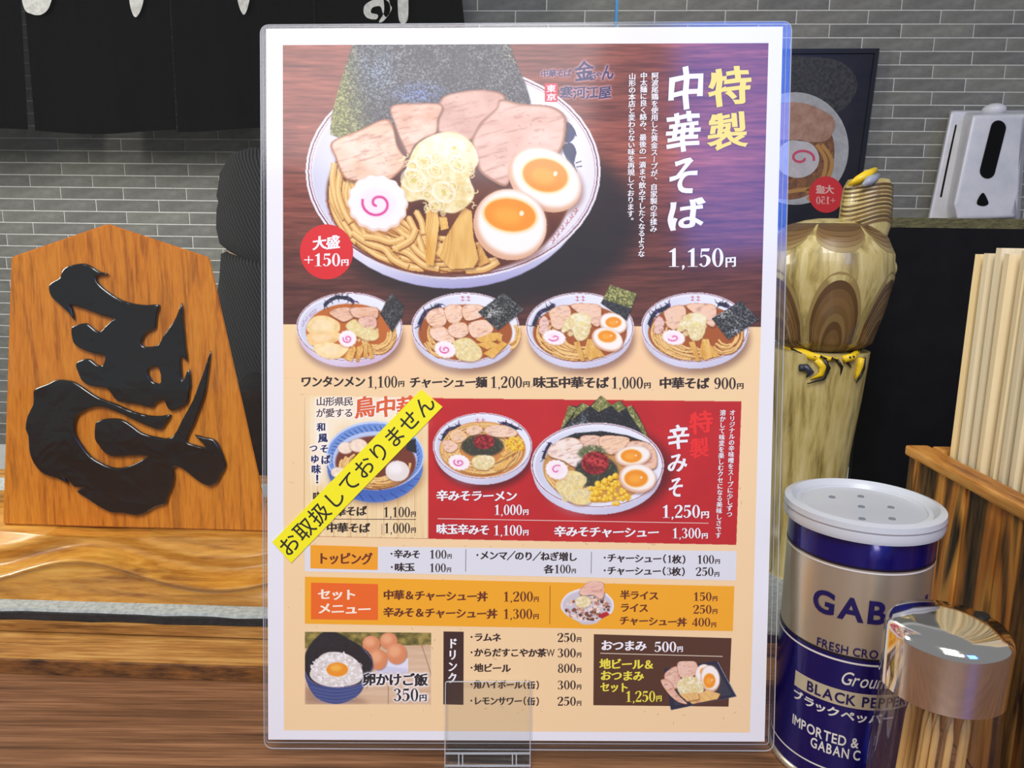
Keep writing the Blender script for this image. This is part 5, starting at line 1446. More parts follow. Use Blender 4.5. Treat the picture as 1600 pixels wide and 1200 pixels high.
def pill(ax, ay, bx, by, r, n=10):
    d = np.array([bx - ax, by - ay]); L = math.atan2(d[1], d[0]); o = []
    for c, s in (((bx, by), -90), ((ax, ay), 90)):
        for k in range(n + 1):
            t = L + math.radians(s + 180 * k / n); o.append((c[0] + r * math.cos(t), c[1] + r * math.sin(t)))
    return np.array(o)
def wall_plate(name, pts, o0, o1, mat, parent):
    v, f = fill_contours([np.asarray(pts) * np.array([1, -1])])
    bm = bmesh.new(); vs = [bm.verts.new(on_wall(a, -b, o1)) for a, b, _ in v]
    for t in f: bm.faces.new([vs[k] for k in t])
    bmesh.ops.solidify(bm, geom=bm.faces[:], thickness=o1 - o0)
    return bm_obj(name, bm, mat, parent)
wall_plate('level_window', pill(1560, 200, 1543, 267, 12), 0.106, 0.1112, M_DK, dsp)
wall_plate('drop_mark', smooth([(1536, 301), (1543, 312), (1544, 319), (1536, 322), (1527, 319), (1528, 311)], 4), 0.107, 0.1112, M_DK, dsp)
wall_plate('seam', ribbon([(1494, 195, 2.5), (1482, 250, 3), (1470, 308, 3)], 4), 0.047, 0.0505, M_DK, dsp)
wall_plate('nozzle', np.array([(1512, 344), (1578, 343), (1576, 353), (1518, 350)]), 0.02, 0.09, M_DK, dsp)
bm = bmesh.new(); r = bmesh.ops.create_uvsphere(bm, u_segments=24, v_segments=12, radius=1.0)
bmesh.ops.transform(bm, matrix=Matrix.Translation(on_wall(1553, 172, 0.06)) @ Matrix.Diagonal((0.016, 0.02, 0.010, 1)), verts=r['verts']); bm_obj('top_button', bm, M_DW, dsp, True)

# ------------------------------------------------------------------ seated person far behind, mostly hidden by the menu
HP = on_y(468, 385, 1.05)                # middle of the head
HX, HY, HZ = HP.x, 1.05, HP.z
FLZ = -0.75
fl = link('floor', mesh('floor', [(-1.6, -2.4, FLZ), (1.7, -2.4, FLZ), (1.7, 1.6, FLZ), (-1.6, 1.6, FLZ)], [(0, 1, 2, 3)]), noisy('floor_tile', (60, 56, 52), (84, 80, 76), 4, 0.6))
tag(fl, 'dark floor', None, None, 'structure')
M_KNIT = N('black_rib_knit'); _v = M_KNIT.coord((1, 1, 1), (0, 0.5, 0))
_w = M_KNIT.n('ShaderNodeTexWave', wave_type='BANDS', bands_direction='X'); _w.inputs['Scale'].default_value = 75; _w.inputs['Distortion'].default_value = 1.5; _w.inputs['Detail'].default_value = 2
M_KNIT.l(_v, _w.inputs['Vector'])
M_KNIT.color(M_KNIT.ramp(_w.outputs['Fac'], [(0.2, (8, 8, 9)), (0.8, (36, 36, 37))])); M_KNIT.set(Roughness=0.95); M_KNIT.bump(_w.outputs['Fac'], 0.8, 0.002); M_KNIT = M_KNIT.m
M_COAT = noisy('dark_coat', (14, 12, 12), (28, 24, 24), 120, 0.9, spec=0.2); M_SKIN = noisy('skin', (196, 150, 124), (212, 168, 140), 40, 0.55)
SH = HZ - 0.20                            # shoulder height
def skin_body(name, verts, edges, rads, root, mat, parent=None):
    me = bpy.data.meshes.new(name); me.from_pydata(verts, edges, []); me.update()
    o = bpy.data.objects.new(name, me); COL.objects.link(o)
    o.modifiers.new('skin', 'SKIN'); s = o.modifiers.new('sub', 'SUBSURF'); s.levels = s.render_levels = 2
    for i, (a, b) in enumerate(rads):
        me.skin_vertices[0].data[i].radius = (a, b); me.skin_vertices[0].data[i].use_root = (i == root)
    ev = o.evaluated_get(bpy.context.evaluated_depsgraph_get()); m2 = bpy.data.meshes.new_from_object(ev)
    bpy.data.objects.remove(o); m2.materials.clear()
    return link(name, m2, mat, parent, True)
person = empty('person', (HX, HY, -0.30), 'person in a black ribbed knit cap and dark coat sitting behind the menu', 'person')
SEAT = SH - 0.50
Vb = [(HX, HY, SEAT + .08), (HX, HY, SEAT + .25), (HX, HY, SH - .06), (HX + .005, HY, SH + .03), (HX + .02, HY, SH + .10),
      (HX, HY - .17, SH), (HX + .02, HY - .21, SH - .24), (HX + .2, HY - .17, SH - .33), (HX, HY + .17, SH), (HX + .02, HY + .21, SH - .24), (HX + .2, HY + .17, SH - .33),
      (HX + .03, HY - .09, SEAT + .06), (HX + .40, HY - .11, SEAT + .05), (HX + .38, HY - .11, max(SEAT - .36, FLZ + .07)), (HX + .03, HY + .09, SEAT + .06), (HX + .40, HY + .11, SEAT + .05), (HX + .38, HY + .11, max(SEAT - .36, FLZ + .07))]
Eb = [(0, 1), (1, 2), (2, 3), (3, 4), (2, 5), (5, 6), (6, 7), (2, 8), (8, 9), (9, 10), (0, 11), (11, 12), (12, 13), (0, 14), (14, 15), (15, 16)]
Rb = [(.13, .16), (.12, .15), (.11, .14), (.055, .055), (.05, .05), (.07, .07), (.052, .052), (.04, .04), (.07, .07), (.052, .052), (.04, .04), (.085, .085), (.065, .065), (.045, .045), (.085, .085), (.065, .065), (.045, .045)]
skin_body('body', Vb, Eb, Rb, 0, M_COAT, person)
# hands
for s in (-1, 1):
    hb = (HX + .20, HY + .17 * s, SH - .33); V_ = [hb, (hb[0] + .05, hb[1], hb[2] - .005), (hb[0] + .085, hb[1], hb[2] - .01)]; E_ = [(0, 1), (1, 2)]; R_ = [(.024, .018), (.03, .016), (.028, .013)]
    for k in range(4):
        y0 = hb[1] - .027 + .018 * k; L = (.05, .06, .056, .044)[k]; i = len(V_)
        V_ += [(hb[0] + .09 + L * .5, y0, hb[2] - .012), (hb[0] + .09 + L, y0, hb[2] - .026)]; E_ += [(2, i), (i, i + 1)]; R_ += [(.009, .009), (.007, .007)]
    i = len(V_); V_ += [(hb[0] + .06, hb[1] - s * .04, hb[2] - .005), (hb[0] + .09, hb[1] - s * .05, hb[2] - .012)]; E_ += [(1, i), (i, i + 1)]; R_ += [(.011, .011), (.009, .009)]
    skin_body('hand', V_, E_, R_, 0, M_SKIN, person)
# head facing right, cap and collar
bm = bmesh.new(); r = bmesh.ops.create_uvsphere(bm, u_segments=32, v_segments=24, radius=1.0)
for v in r['verts']:
    x, y, z = v.co
    k = 1 - 0.22 * max(-z, 0); fx = x * (0.098 if x > 0 else 0.094) * k
    nose = 0.022 * math.exp(-((z + .12) / .16) ** 2 - (y / .16) ** 2) if x > .3 else 0
    eye = -0.008 * (math.exp(-((z - .05) / .1) ** 2 - ((y - .35) / .16) ** 2) + math.exp(-((z - .05) / .1) ** 2 - ((y + .35) / .16) ** 2)) if x > .3 else 0
    lip = 0.006 * math.exp(-((z + .5) / .07) ** 2 - (y / .25) ** 2) if x > .2 else 0
    v.co = Vector((HX + fx + nose + eye + lip, HY + y * 0.074 * k, HZ - .01 + z * 0.118))
head = bm_obj('head', bm, M_SKIN, person, True)
for s in (-1, 1):
    b = bmesh.new(); r = bmesh.ops.create_uvsphere(b, u_segments=12, v_segments=8, radius=1); bmesh.ops.transform(b, matrix=Matrix.Translation((HX + .078, HY + .027 * s, HZ + .0)) @ Matrix.Diagonal((.008, .012, .006, 1)), verts=r['verts']); bm_obj('eye', b, plain('eye_white', (60, 46, 40), .3), head, True)
    b = bmesh.new(); r = bmesh.ops.create_uvsphere(b, u_segments=12, v_segments=8, radius=1); bmesh.ops.transform(b, matrix=Matrix.Translation((HX - .005, HY + .075 * s, HZ - .02)) @ Matrix.Diagonal((.018, .008, .03, 1)), verts=r['verts']); bm_obj('ear', b, M_SKIN, head, True)
b = bmesh.new(); r = bmesh.ops.create_uvsphere(b, u_segments=12, v_segments=8, radius=1); bmesh.ops.transform(b, matrix=Matrix.Translation((HX + .079, HY, HZ - .068)) @ Matrix.Diagonal((.01, .024, .006, 1)), verts=r['verts']); bm_obj('mouth', b, plain('lips', (160, 90, 84), .5), head, True)
def ring_shell(name, prof, tilt, mat, parent, seed=0, sx=1.0, sy=0.8):
    bm = bmesh.new(); n = 56; rg = random.Random(seed); rings = []
    for r, z in prof:
        row = []
        for i in range(n):
            a = 2 * math.pi * i / n; j = 1 + 0.012 * math.sin(a * 5 + z * 90) + 0.01 * math.sin(a * 11 + z * 40)
            x, y = r * j * sx * math.cos(a), r * j * sy * math.sin(a)
            row.append(bm.verts.new((HX + x, HY + y, HZ + z + tilt * x)))
        rings.append(row)
    for a, b in zip(rings, rings[1:]):
        for i in range(n): bm.faces.new((a[i], a[(i + 1) % n], b[(i + 1) % n], b[i]))
    bm.faces.new(rings[-1])
    return bm_obj(name, bm, mat, parent, True)
cap = ring_shell('knit_cap', [(.094, -.035), (.103, -.03), (.107, -.012), (.104, .012), (.1, .022), (.1015, .03), (.097, .06), (.082, .09), (.055, .108), (.02, .116)], -.35, M_KNIT, person, 1)
ring_shell('knit_collar', [(.118, -.26), (.124, -.21), (.112, -.165), (.116, -.15), (.112, -.12), (.108, -.085), (.104, -.055), (.1, -.03), (.092, -.025)], -.2, M_KNIT, person, 2, 1.0, .95)
stool = empty('bar_stool', (HX, HY, FLZ), 'dark bar stool under the seated person', 'stool')
bm = bmesh.new(); bm_lathe(bm, [(.16, SEAT - .09 - FLZ), (.17, SEAT - .08 - FLZ), (.17, SEAT - .055 - FLZ), (.15, SEAT - .045 - FLZ)], (HX, HY, FLZ), 40, (True, True)); bm_obj('seat', bm, M_COAT, stool, True, 40)
bm = bmesh.new(); bm_lathe(bm, [(.02, .02), (.02, SEAT - .09 - FLZ)], (HX, HY, FLZ), 20); bm_obj('pole', bm, plain('stool_steel', (120, 120, 120), .3, 1), stool, True)
bm = bmesh.new(); bm_lathe(bm, [(.16, 0), (.16, .012), (.03, .03)], (HX, HY, FLZ), 40, (True, True)); bm_obj('base', bm, plain('stool_base', (60, 60, 60), .3, 1), stool, True, 40)

# ------------------------------------------------------------------ clear partition standing on the ledge
M_PANE = clear_film('clear_acrylic', (250, 252, 252), 0.02, 1.45, 1.0)
M_PEDGE = N('acrylic_edge').color((70, 150, 200)); M_PEDGE.set(Roughness=0.2); M_PEDGE.b.inputs['Alpha'].default_value = 0.7; M_PEDGE = M_PEDGE.m
PYP = Y2_ - 0.008
def pane(x0, x1, zt, label, side):
    c = empty('acrylic_partition', ((x0 + x1) / 2, ledge_y((x0 + x1) / 2, PYP), Z1), label, 'partition')
    a, b = Vector((x0, ledge_y(x0, PYP), 0)), Vector((x1, ledge_y(x1, PYP), 0)); t = Vector((0, 0.002, 0))
    P = [a + Vector((0, 0, Z1 + .0004)), b + Vector((0, 0, Z1 + .0004)), b + Vector((0, 0, zt)), a + Vector((0, 0, zt))]
    link('pane', mesh('pane', P, [(0, 1, 2, 3)]), M_PANE, c)
    e = b if side > 0 else a
    bm = bmesh.new(); bm_box(bm, (e.x, e.y, (Z1 + zt) / 2 + .001), (0.0012, 0.002, zt - Z1 - .002)); bm_obj('edge', bm, M_PEDGE, c)
    bm = bmesh.new(); bm_box(bm, ((x0 + x1) / 2, ledge_y((x0 + x1) / 2, PYP), zt - .0006), (x1 - x0, 0.002, .0012), math.atan(YAW)); bm_obj('top_edge', bm, M_PEDGE, c)
xe = on_plane(963, 20, Vector((0, PYP, 0)), PLN).x
pane(-0.7, xe, 0.50, 'clear acrylic partition in front of the big game piece', 1)

# ------------------------------------------------------------------ carved wooden ornament behind the can
OY = Y2_ + 0.075
oc = on_y(1262, 740, OY); OZ = Z3 + 0.0012
M_ORN = N('growth_ring_wood'); _v = M_ORN.coord((1, 1, 0.12)); _f = M_ORN.noise(_v, 170, 5, .6, .3)
M_ORN.color(M_ORN.ramp(_f, [(0.3, (120, 102, 50)), (0.5, (186, 168, 104)), (0.72, (212, 198, 146))])); M_ORN.set(Roughness=0.4, Coat_Weight=.3); M_ORN = M_ORN.m
M_RING = N('ring_grain'); _v = M_RING.coord((1, 1, 1)); _w = M_RING.n('ShaderNodeTexWave', wave_type='BANDS', bands_direction='Z'); _w.inputs['Scale'].default_value = 75; _w.inputs['Distortion'].default_value = 3.0; _w.inputs['Detail Scale'].default_value = 0.6; M_RING.l(_v, _w.inputs['Vector'])
M_RING.color(M_RING.ramp(_w.outputs['Fac'], [(0.2, (92, 64, 32)), (0.6, (128, 96, 56)), (0.9, (176, 146, 96))])); M_RING.set(Roughness=0.4, Coat_Weight=.3); M_RING = M_RING.m
orn = empty('carved_ornament', (oc.x, OY, OZ), 'pale carved wooden ornament with brown ring scallops and yellow claws behind the can', 'ornament')
def oz(py): return on_y(1262, py, OY).z - OZ
def orad(px, py): return abs(on_y(px, py, OY).x - oc.x)
low = [(orad(1318, 740) * .9, 0), (orad(1310, 740), 0.002), (orad(1324, 700), oz(700)), (orad(1340, 620), oz(620)), (orad(1352, 552), oz(552)), (orad(1353, 545), oz(545)), (orad(1340, 543), oz(543))]
bm = bmesh.new(); bm_lathe(bm, low, (oc.x, OY, OZ), 48, (True, True)); bm_obj('log', bm, M_ORN, orn, True, 40)
upp = [(orad(1330, 545), oz(545) + .0005), (orad(1352, 530), oz(530)), (orad(1372, 480), oz(480)), (orad(1388, 430), oz(430)), (orad(1389, 395), oz(395)), (orad(1378, 370), oz(370)), (orad(1360, 352), oz(352)), (orad(1335, 344), oz(344)), (orad(1280, 341), oz(341))]
bm = bmesh.new(); bm_lathe(bm, upp, (oc.x, OY, OZ), 64, (True, True))
upo = bm_obj('body', bm, M_ORN, orn, True, 40)
def prof_r(z):
    for (r0, z0), (r1, z1) in zip(upp, upp[1:]):
        if z0 <= z <= z1: return r0 + (r1 - r0) * (z - z0) / (z1 - z0)
    return upp[-1][0]
def skin_patch(name, outline_fn, mat, lift, n=26, m=14):
    """patch lying on the ornament: outline_fn(a 0..1) -> (angle, z low, z high)"""
    bm = bmesh.new(); g = []
    for i in range(n + 1):
        ang, zl, zh = outline_fn(i / n); row = []
        for j in range(m + 1):
            z = zl + (zh - zl) * j / m; r = prof_r(z) + lift
            row.append(bm.verts.new((oc.x + r * math.cos(ang), OY + r * math.sin(ang), OZ + z)))
        g.append(row)
    for a, b in zip(g, g[1:]):
        for j in range(m): bm.faces.new((a[j], b[j], b[j + 1], a[j + 1]))
    bmesh.ops.remove_doubles(bm, verts=bm.verts[:], dist=1e-6)
    return bm_obj(name, bm, mat, orn, True)
M_SCAL = [plain('scallop_%d' % i, c, .4, 0, .3) for i, c in enumerate(((150, 128, 78), (112, 84, 46), (132, 106, 62), (92, 66, 36), (122, 92, 52)))]
for (ca, hw) in ((-.74, .50), (-1.74, .50), (-2.74, .5), (.26, .5)):
    for k in range(9):
        f_ = 1 - k * .1
        skin_patch('ring_scallop', lambda a, ca=ca, hw=hw, f_=f_: (ca - hw * f_ + 2 * hw * f_ * a, oz(541), oz(541) + (oz(420) - oz(541)) * f_ * math.sqrt(max(1 - (2 * a - 1) ** 2, 0)) + 1e-4), M_SCAL[(0, 3, 1, 4, 1, 2, 3, 1, 4)[k]], .0002 * (k + 1), 24, 6)
for (ca, hw) in ((-.74, .5), (-1.74, .5), (-2.74, .5)):
    for k in range(5):
        f_ = 1 - k * .18
        skin_patch('shoulder_ring', lambda a, ca=ca, hw=hw, f_=f_: (ca - hw + 2 * hw * a, oz(349) + (oz(392) - oz(349)) * f_ * math.sqrt(max(1 - (2 * a - 1) ** 2, 0)) - 1e-4, oz(349)), M_SCAL[(0, 2, 4, 1, 3)[k]], .0002 * (k + 1), 24, 6)
hx = on_y(1345, 330, OY).x
hr = abs(on_y(1382, 330, OY).x - hx)
bm = bmesh.new(); bm_lathe(bm, [(hr * .9, oz(372)), (hr * 1.02, oz(350)), (hr, oz(318)), (hr * .94, oz(292)), (hr * .8, oz(281)), (hr * .3, oz(277))], (hx, OY - .006, OZ), 48, (True, True)); bm_obj('head', bm, M_ORN, orn, True, 40)
for k in range(10):
    z0 = oz(352 - k * 6.4); g = []; bm = bmesh.new()
    for i in range(41):
        a = -3.2 + 3.2 * i / 40; dz = .0028 * math.cos(2 * (a + 1.2)) * (1 - k * .06)
        g.append([bm.verts.new((hx + (hr * (1.03 - .011 * k) + .0004) * math.cos(a), OY - .006 + (hr * (1.03 - .011 * k) + .0004) * math.sin(a), OZ + z0 + dz + q)) for q in (0, abs(oz(352) - oz(348.6)))])
    for p, q in zip(g, g[1:]): bm.faces.new((p[0], q[0], q[1], p[1]))
    bm_obj('top_ring', bm, M_SCAL[(1, 3, 4, 1, 3)[k % 5]], orn, True)
M_YEL = plain('claw_yellow', (232, 196, 30), .4); M_BLK = plain('claw_black', (20, 20, 16), .4)
def on_log(px, py, lift=.001):
    z = oz(py); r = None
    for (r0, z0), (r1, z1) in zip(low, low[1:]):
        if z0 <= z <= z1: r = r0 + (r1 - r0) * (z - z0) / max(z1 - z0, 1e-6)
    if r is None: r = prof_r(z) if z > low[-2][1] else low[0][0]
    x = on_y(px, py, OY - r * .7).x - oc.x; x = max(min(x, r * .995), -r * .995)
    return Vector((oc.x + x, OY - math.sqrt(max(r * r - x * x, 0)) - lift, OZ + z))
def claw(name, pts, w, mat, lift=.001):
    bm = bmesh.new(); n = len(pts); bm_tube(bm, [on_log(x, y, lift) for x, y in pts], [w * (1 - .75 * max(i / (n - 1) - .5, 0) * 2) for i in range(n)], 8); return bm_obj(name, bm, mat, orn, True)
claw('yellow_band', [(1226, 540), (1245, 542), (1265, 547), (1285, 549), (1300, 548)], .0022, M_YEL)
claw('yellow_band', [(1308, 549), (1322, 546), (1336, 543), (1349, 540)], .0022, M_YEL)
claw('yellow_claw', [(1270, 550), (1278, 560), (1276, 572), (1262, 580)], .0022, M_YEL); claw('yellow_claw', [(1340, 548), (1338, 560), (1334, 572), (1330, 580)], .0018, M_YEL)
claw('black_claw', [(1278, 549), (1285, 562), (1278, 578), (1256, 588)], .0011, M_BLK, .0022); claw('black_claw', [(1344, 548), (1344, 564), (1338, 576), (1330, 585)], .001, M_BLK, .0022)
claw('black_claw', [(1298, 550), (1306, 560), (1304, 572)], .0008, M_BLK); claw('black_claw', [(1314, 552), (1322, 562)], .0008, M_BLK)
for k in range(6): claw('black_stripe', [(1316 + k * 6, 546 - k), (1320 + k * 6, 541 - k)], .0007, M_BLK, .003)
for k in range(4): claw('black_stripe', [(1240 + k * 16, 541 + k * 2), (1250 + k * 16, 544 + k * 2)], .0008, M_BLK, .0032)
claw('dark_toe', [(1248, 566), (1256, 564), (1262, 570), (1256, 578)], .0022, plain('toe_navy', (44, 50, 66), .4), .0012)
bm = bmesh.new(); bm_tube(bm, [on_y(1326, 289, OY - .012), on_y(1340, 281, OY - .016), on_y(1354, 274, OY - .014), on_y(1368, 265, OY - .010)], [.0008, .0022, .0028, .0014], 10); bm_obj('yellow_crest', bm, M_YEL, orn, True)
bm = bmesh.new(); bm_tube(bm, [on_y(1348, 290, OY - .02), on_y(1358, 283, OY - .02), on_y(1371, 276, OY - .014)], [.001, .0026, .002], 10); bm_obj('grey_crest', bm, plain('crest_grey', (150, 156, 170), .4), orn, True)
bm = bmesh.new(); r = bmesh.ops.create_uvsphere(bm, u_segments=16, v_segments=10, radius=1); bmesh.ops.transform(bm, matrix=Matrix.Translation(on_y(1387, 420, OY)) @ Matrix.Diagonal((.005, .005, .006, 1)), verts=r['verts']); bm_obj('side_knob', bm, M_ORN, orn, True)

# ------------------------------------------------------------------ dark upright panels behind the chopsticks
M_DP = noisy('black_board', (7, 7, 8), (15, 15, 16), 60, 0.7, spec=0.2); M_DPT = noisy('olive_edge', (58, 56, 30), (110, 104, 66), 220, 0.8)
stack = empty('black_folder_stack', (on_y(1480, 700, Y2_ + .06).x, Y2_ + .06, Z2), 'stack of tall black upright boards with olive top edges behind the chopsticks', 'boards')
for k in range(6):
    y0 = Y2_ + 0.135 + k * 0.005
    xa = on_y(1352, 500, y0).x + .002 * k; xb = on_y(1600, 500, y0).x + .05; zt_ = on_y(1460, 356, Y2_ + .135).z + (0.0011 * k)
    bm = bmesh.new(); bm_box(bm, ((xa + xb) / 2, y0, (Z2 + .016 + zt_) / 2), (xb - xa, 0.0045, zt_ - Z2 - .016), random.uniform(-.006, .006), .0004)
    b = bm_obj('board', bm, M_DP, stack)
    bm = bmesh.new(); bm_box(bm, ((xa + xb) / 2, y0, zt_ + .0006), (xb - xa - .001, 0.0045, .0014)); bm_obj('board_edge', bm, M_DPT, b)
xa = on_y(1352, 700, Y2_ + .12).x; xb = on_y(1600, 700, Y2_ + .12).x + .06
bm = bmesh.new(); bm_box(bm, ((xa + xb) / 2, Y2_ + .15, Z3 + .0092), (xb - xa, .05, .015), 0, .001); bm_obj('holder', bm, M_DP, stack)

# ------------------------------------------------------------------ pepper can
PCX, PCY, PR, PHT = 0.1455, 0.302, 0.0282, 0.1122
can = empty('pepper_can', (PCX, PCY, 0), 'blue and silver ground pepper can with a clear plastic lid', 'pepper can')
M_TIN = N('tin_silver'); M_TIN.color((214, 206, 186)); M_TIN.set(Roughness=0.32, Metallic=0.8); _f = M_TIN.noise(M_TIN.coord((1, 1, .05)), 300, 2); M_TIN.bump(_f, .04, .0003); M_TIN = M_TIN.m
M_BLUE = N('tin_blue'); M_BLUE.color((22, 18, 120)); M_BLUE.set(Roughness=0.25, Metallic=0.55, Coat_Weight=.6, Coat_Roughness=.1); M_BLUE = M_BLUE.m
M_WHT = plain('tin_print_white', (226, 224, 220), .35); M_NAV = plain('tin_print_navy', (24, 18, 84), .35); M_BLKP = plain('tin_print_black', (16, 14, 40), .35)
bm = bmesh.new(); bm_lathe(bm, [(PR - .001, 0), (PR + .0008, .0004), (PR + .0012, .0014), (PR + .0008, .0028), (PR, .0034), (PR, PHT - .004), (PR - .0004, PHT)], (PCX, PCY, 0), 96, (True, True)); bm_obj('body', bm, M_TIN, can, True, 40)
def cz(py, px=1320):        # height on the can's front for a picture row near its middle
    d = ray(px, py); t = (PCY - PR * .97 - CAM.y) / d.y; return (CAM + d * t).z
def band(name, z0, z1, mat, lift=.00012):
    bm = bmesh.new(); bm_lathe(bm, [(PR + lift, z0), (PR + lift, z1)], (PCX, PCY, 0), 96); return bm_obj(name, bm, mat, can, True)
# the visible middle of the can, facing the camera a little to the left
FA = math.atan2(-PCY, -PCX)
def z_at(px, py):
    """height and angle on the can where the sight line first meets it"""
    d = ray(px, py); dx, dy = d.x, d.y; ox, oy = CAM.x - PCX, CAM.y - PCY
    a = dx * dx + dy * dy; b = 2 * (ox * dx + oy * dy); c = ox * ox + oy * oy - PR * PR
    t = (-b - math.sqrt(max(b * b - 4 * a * c, 0))) / (2 * a); p = CAM + d * t
    return p.z, math.atan2(p.y - PCY, p.x - PCX)
zA = z_at(1300, 885)[0]; zA2 = z_at(1300, 879)[0]; zB = z_at(1300, 1021)[0]; zB2 = z_at(1300, 1028)[0]; zC = z_at(1260, 1182)[0]; zC2 = z_at(1260, 1188)[0]
band('blue_band', zA2, PHT - .003, M_BLUE); band('blue_band', .006, zB, M_BLUE); band('base_band', .0034, .006, M_BLUE)
band('ring_line', zA2 - .0002, zA2 + .0008, M_BLKP, .0002); band('ring_line', zA + .0001, zA + .0007, M_WHT, .0002)
band('ring_line', zB - .0002, zB + .0008, M_BLKP, .0002); band('ring_line', zB2 - .0004, zB2 + .0004, M_WHT, .0002); band('ring_line', zC2, zC2 + .0007, M_WHT, .0002)
def can_uv(px, py): z, a = z_at(px, py); return a, z
def can_text(name, s, pL, pR, h, mat, bold=.012, lift=.0003, shear=0.0, cjk=False):
    """lettering wrapped on the can from the left to the right picture point of its middle line"""
    a0, z0 = can_uv(*pL); a1, z1 = can_uv(*pR); cur = 0.0; cs = []; z = (z0 + z1) / 2
    for ch in s:
        if ch == ' ': cur += .3; continue
        g = embolden([c.copy() for c in glyph(ch)], bold, bold); al = np.concatenate(g); w = al[:, 0].max() - al[:, 0].min(); mn = al[:, 0].min()
        for c in g:
            c[:, 0] += cur - mn + c[:, 1] * shear; cs.append(c)
        cur += w + (.10 if not cjk else .12)
    tot = cur - .1; al = np.concatenate(cs); m0, m1 = (al[:, 1].min(), al[:, 1].max())
    v, f = fill_contours(cs); out = []
    # subdivide long letters is unnecessary: letters are small against the curve
    for x, y, _ in v:
        a = a0 + (a1 - a0) * x / tot; out.append((PCX + (PR + lift) * math.cos(a), PCY + (PR + lift) * math.sin(a), z + (y - (m0 + m1) / 2) / (m1 - m0) * h))
    return link(name, mesh(name, out, f), mat, can)
def span(s_vis, s_full, pL, pR):
    """right end for the whole word when only its first letters can be seen up to pR"""
    return pR
zt1 = abs(z_at(1300, 925)[0] - z_at(1300, 960)[0])
def ext(pL, pR, k):
    a0, z0 = can_uv(*pL); a1, z1 = can_uv(*pR); return a0, z0, a0 + (a1 - a0) * k, z1
def can_text_a(name, s, pL, pR, k, h, mat, **kw):
    a0, z0 = can_uv(*pL); a1, z1 = can_uv(*pR); aR = a0 + (a1 - a0) * k
    global can_uv_saved
    zz = (z0 + z1) / 2
    old = globals()['can_uv']; pts = {0: (a0, zz), 1: (aR, zz)}
    globals()['can_uv'] = lambda x, y: pts[x]
    o = can_text(name, s, (0, 0), (1, 0), h, mat, **kw)
    globals()['can_uv'] = old
    return o
can_text_a('brand_lettering', 'GABAN', (1271, 937), (1388, 955), 1.72, .0098, M_NAV, bold=.03)
can_text_a('lettering', 'FRESH CRO', (1277, 1002), (1372, 1022), 1.0, .0036, M_NAV, bold=.012)
can_text_a('script_lettering', 'Ground', (1313, 1058), (1362, 1064), 1.62, .0058, M_WHT, bold=.006, shear=.35)
z0, a0 = z_at(1243, 1055); z0b = z_at(1243, 1068)[0]; aE = a0 + (z_at(1350, 1090)[1] - a0) * 1.7; zm = (can_uv(1262, 1070)[1] + can_uv(1354, 1097)[1]) / 2
bm = bmesh.new(); g = []
for i in range(25):
    a = a0 + (aE - a0) * i / 24; g.append([bm.verts.new((PCX + (PR + .0002) * math.cos(a), PCY + (PR + .0002) * math.sin(a), z)) for z in (zm - .0034, zm + .0034)])
for p, q in zip(g, g[1:]): bm.faces.new((p[0], q[0], q[1], p[1]))
bm_obj('label_bar', bm, plain('label_silver', (206, 196, 168), .35, .25), can, True)
can_text_a('lettering', 'BLACK PEPPER', (1262, 1070), (1354, 1097), 1.75, .0046, M_NAV, bold=.022, lift=.0004)
can_text_a('lettering', 'ブラックペッパー', (1241, 1085), (1348, 1118), 1.45, .0046, M_WHT, bold=.03, cjk=True)
can_text_a('lettering', 'IMPORTED &', (1239, 1125), (1342, 1158), 1.0, .0046, M_WHT, bold=.02)
can_text_a('lettering', 'GABAN C', (1267, 1160), (1344, 1178), 1.0, .0046, M_WHT, bold=.02)
M_LID = N('milky_lid'); M_LID.color((222, 226, 230)); M_LID.set(Roughness=.3, Transmission_Weight=.25); M_LID.b.inputs['Subsurface Weight'].default_value = .2; M_LID.b.inputs['Subsurface Radius'].default_value = (.004, .004, .004); M_LID = M_LID.m
LR = 0.0302
bm = bmesh.new(); bm_lathe(bm, [(PR + .0006, PHT - .0036), (LR + .0002, PHT - .0036), (LR + .0006, PHT - .002), (LR + .0002, PHT + .0004), (LR + .0007, PHT + .0012), (LR + .0004, PHT + .0034), (LR - .0022, PHT + .0042), (LR - .0034, PHT + .0032), (LR - .0044, PHT + .0018), (LR - .0062, PHT + .0022), (LR - .0066, PHT + .0016), (0.0005, PHT + .0016)], (PCX, PCY, 0), 96, (False, True))
lid = bm_obj('lid', bm, M_LID, can, True, 35); tag(lid, 'milky plastic lid with small holes')
M_HOLE = plain('hole_grey', (126, 132, 138), .6)
for px, py in ((1300, 777), (1345, 776), (1346, 792), (1392, 793), (1347, 811), (1394, 811)):
    p = on_z(px, py, PHT + .0017); bm = bmesh.new(); bm_lathe(bm, [(.0013, 0), (.0013, .0004)], (p.x, p.y, PHT + .00165), 16, (True, True)); bm_obj('shaker_hole', bm, M_HOLE, lid)

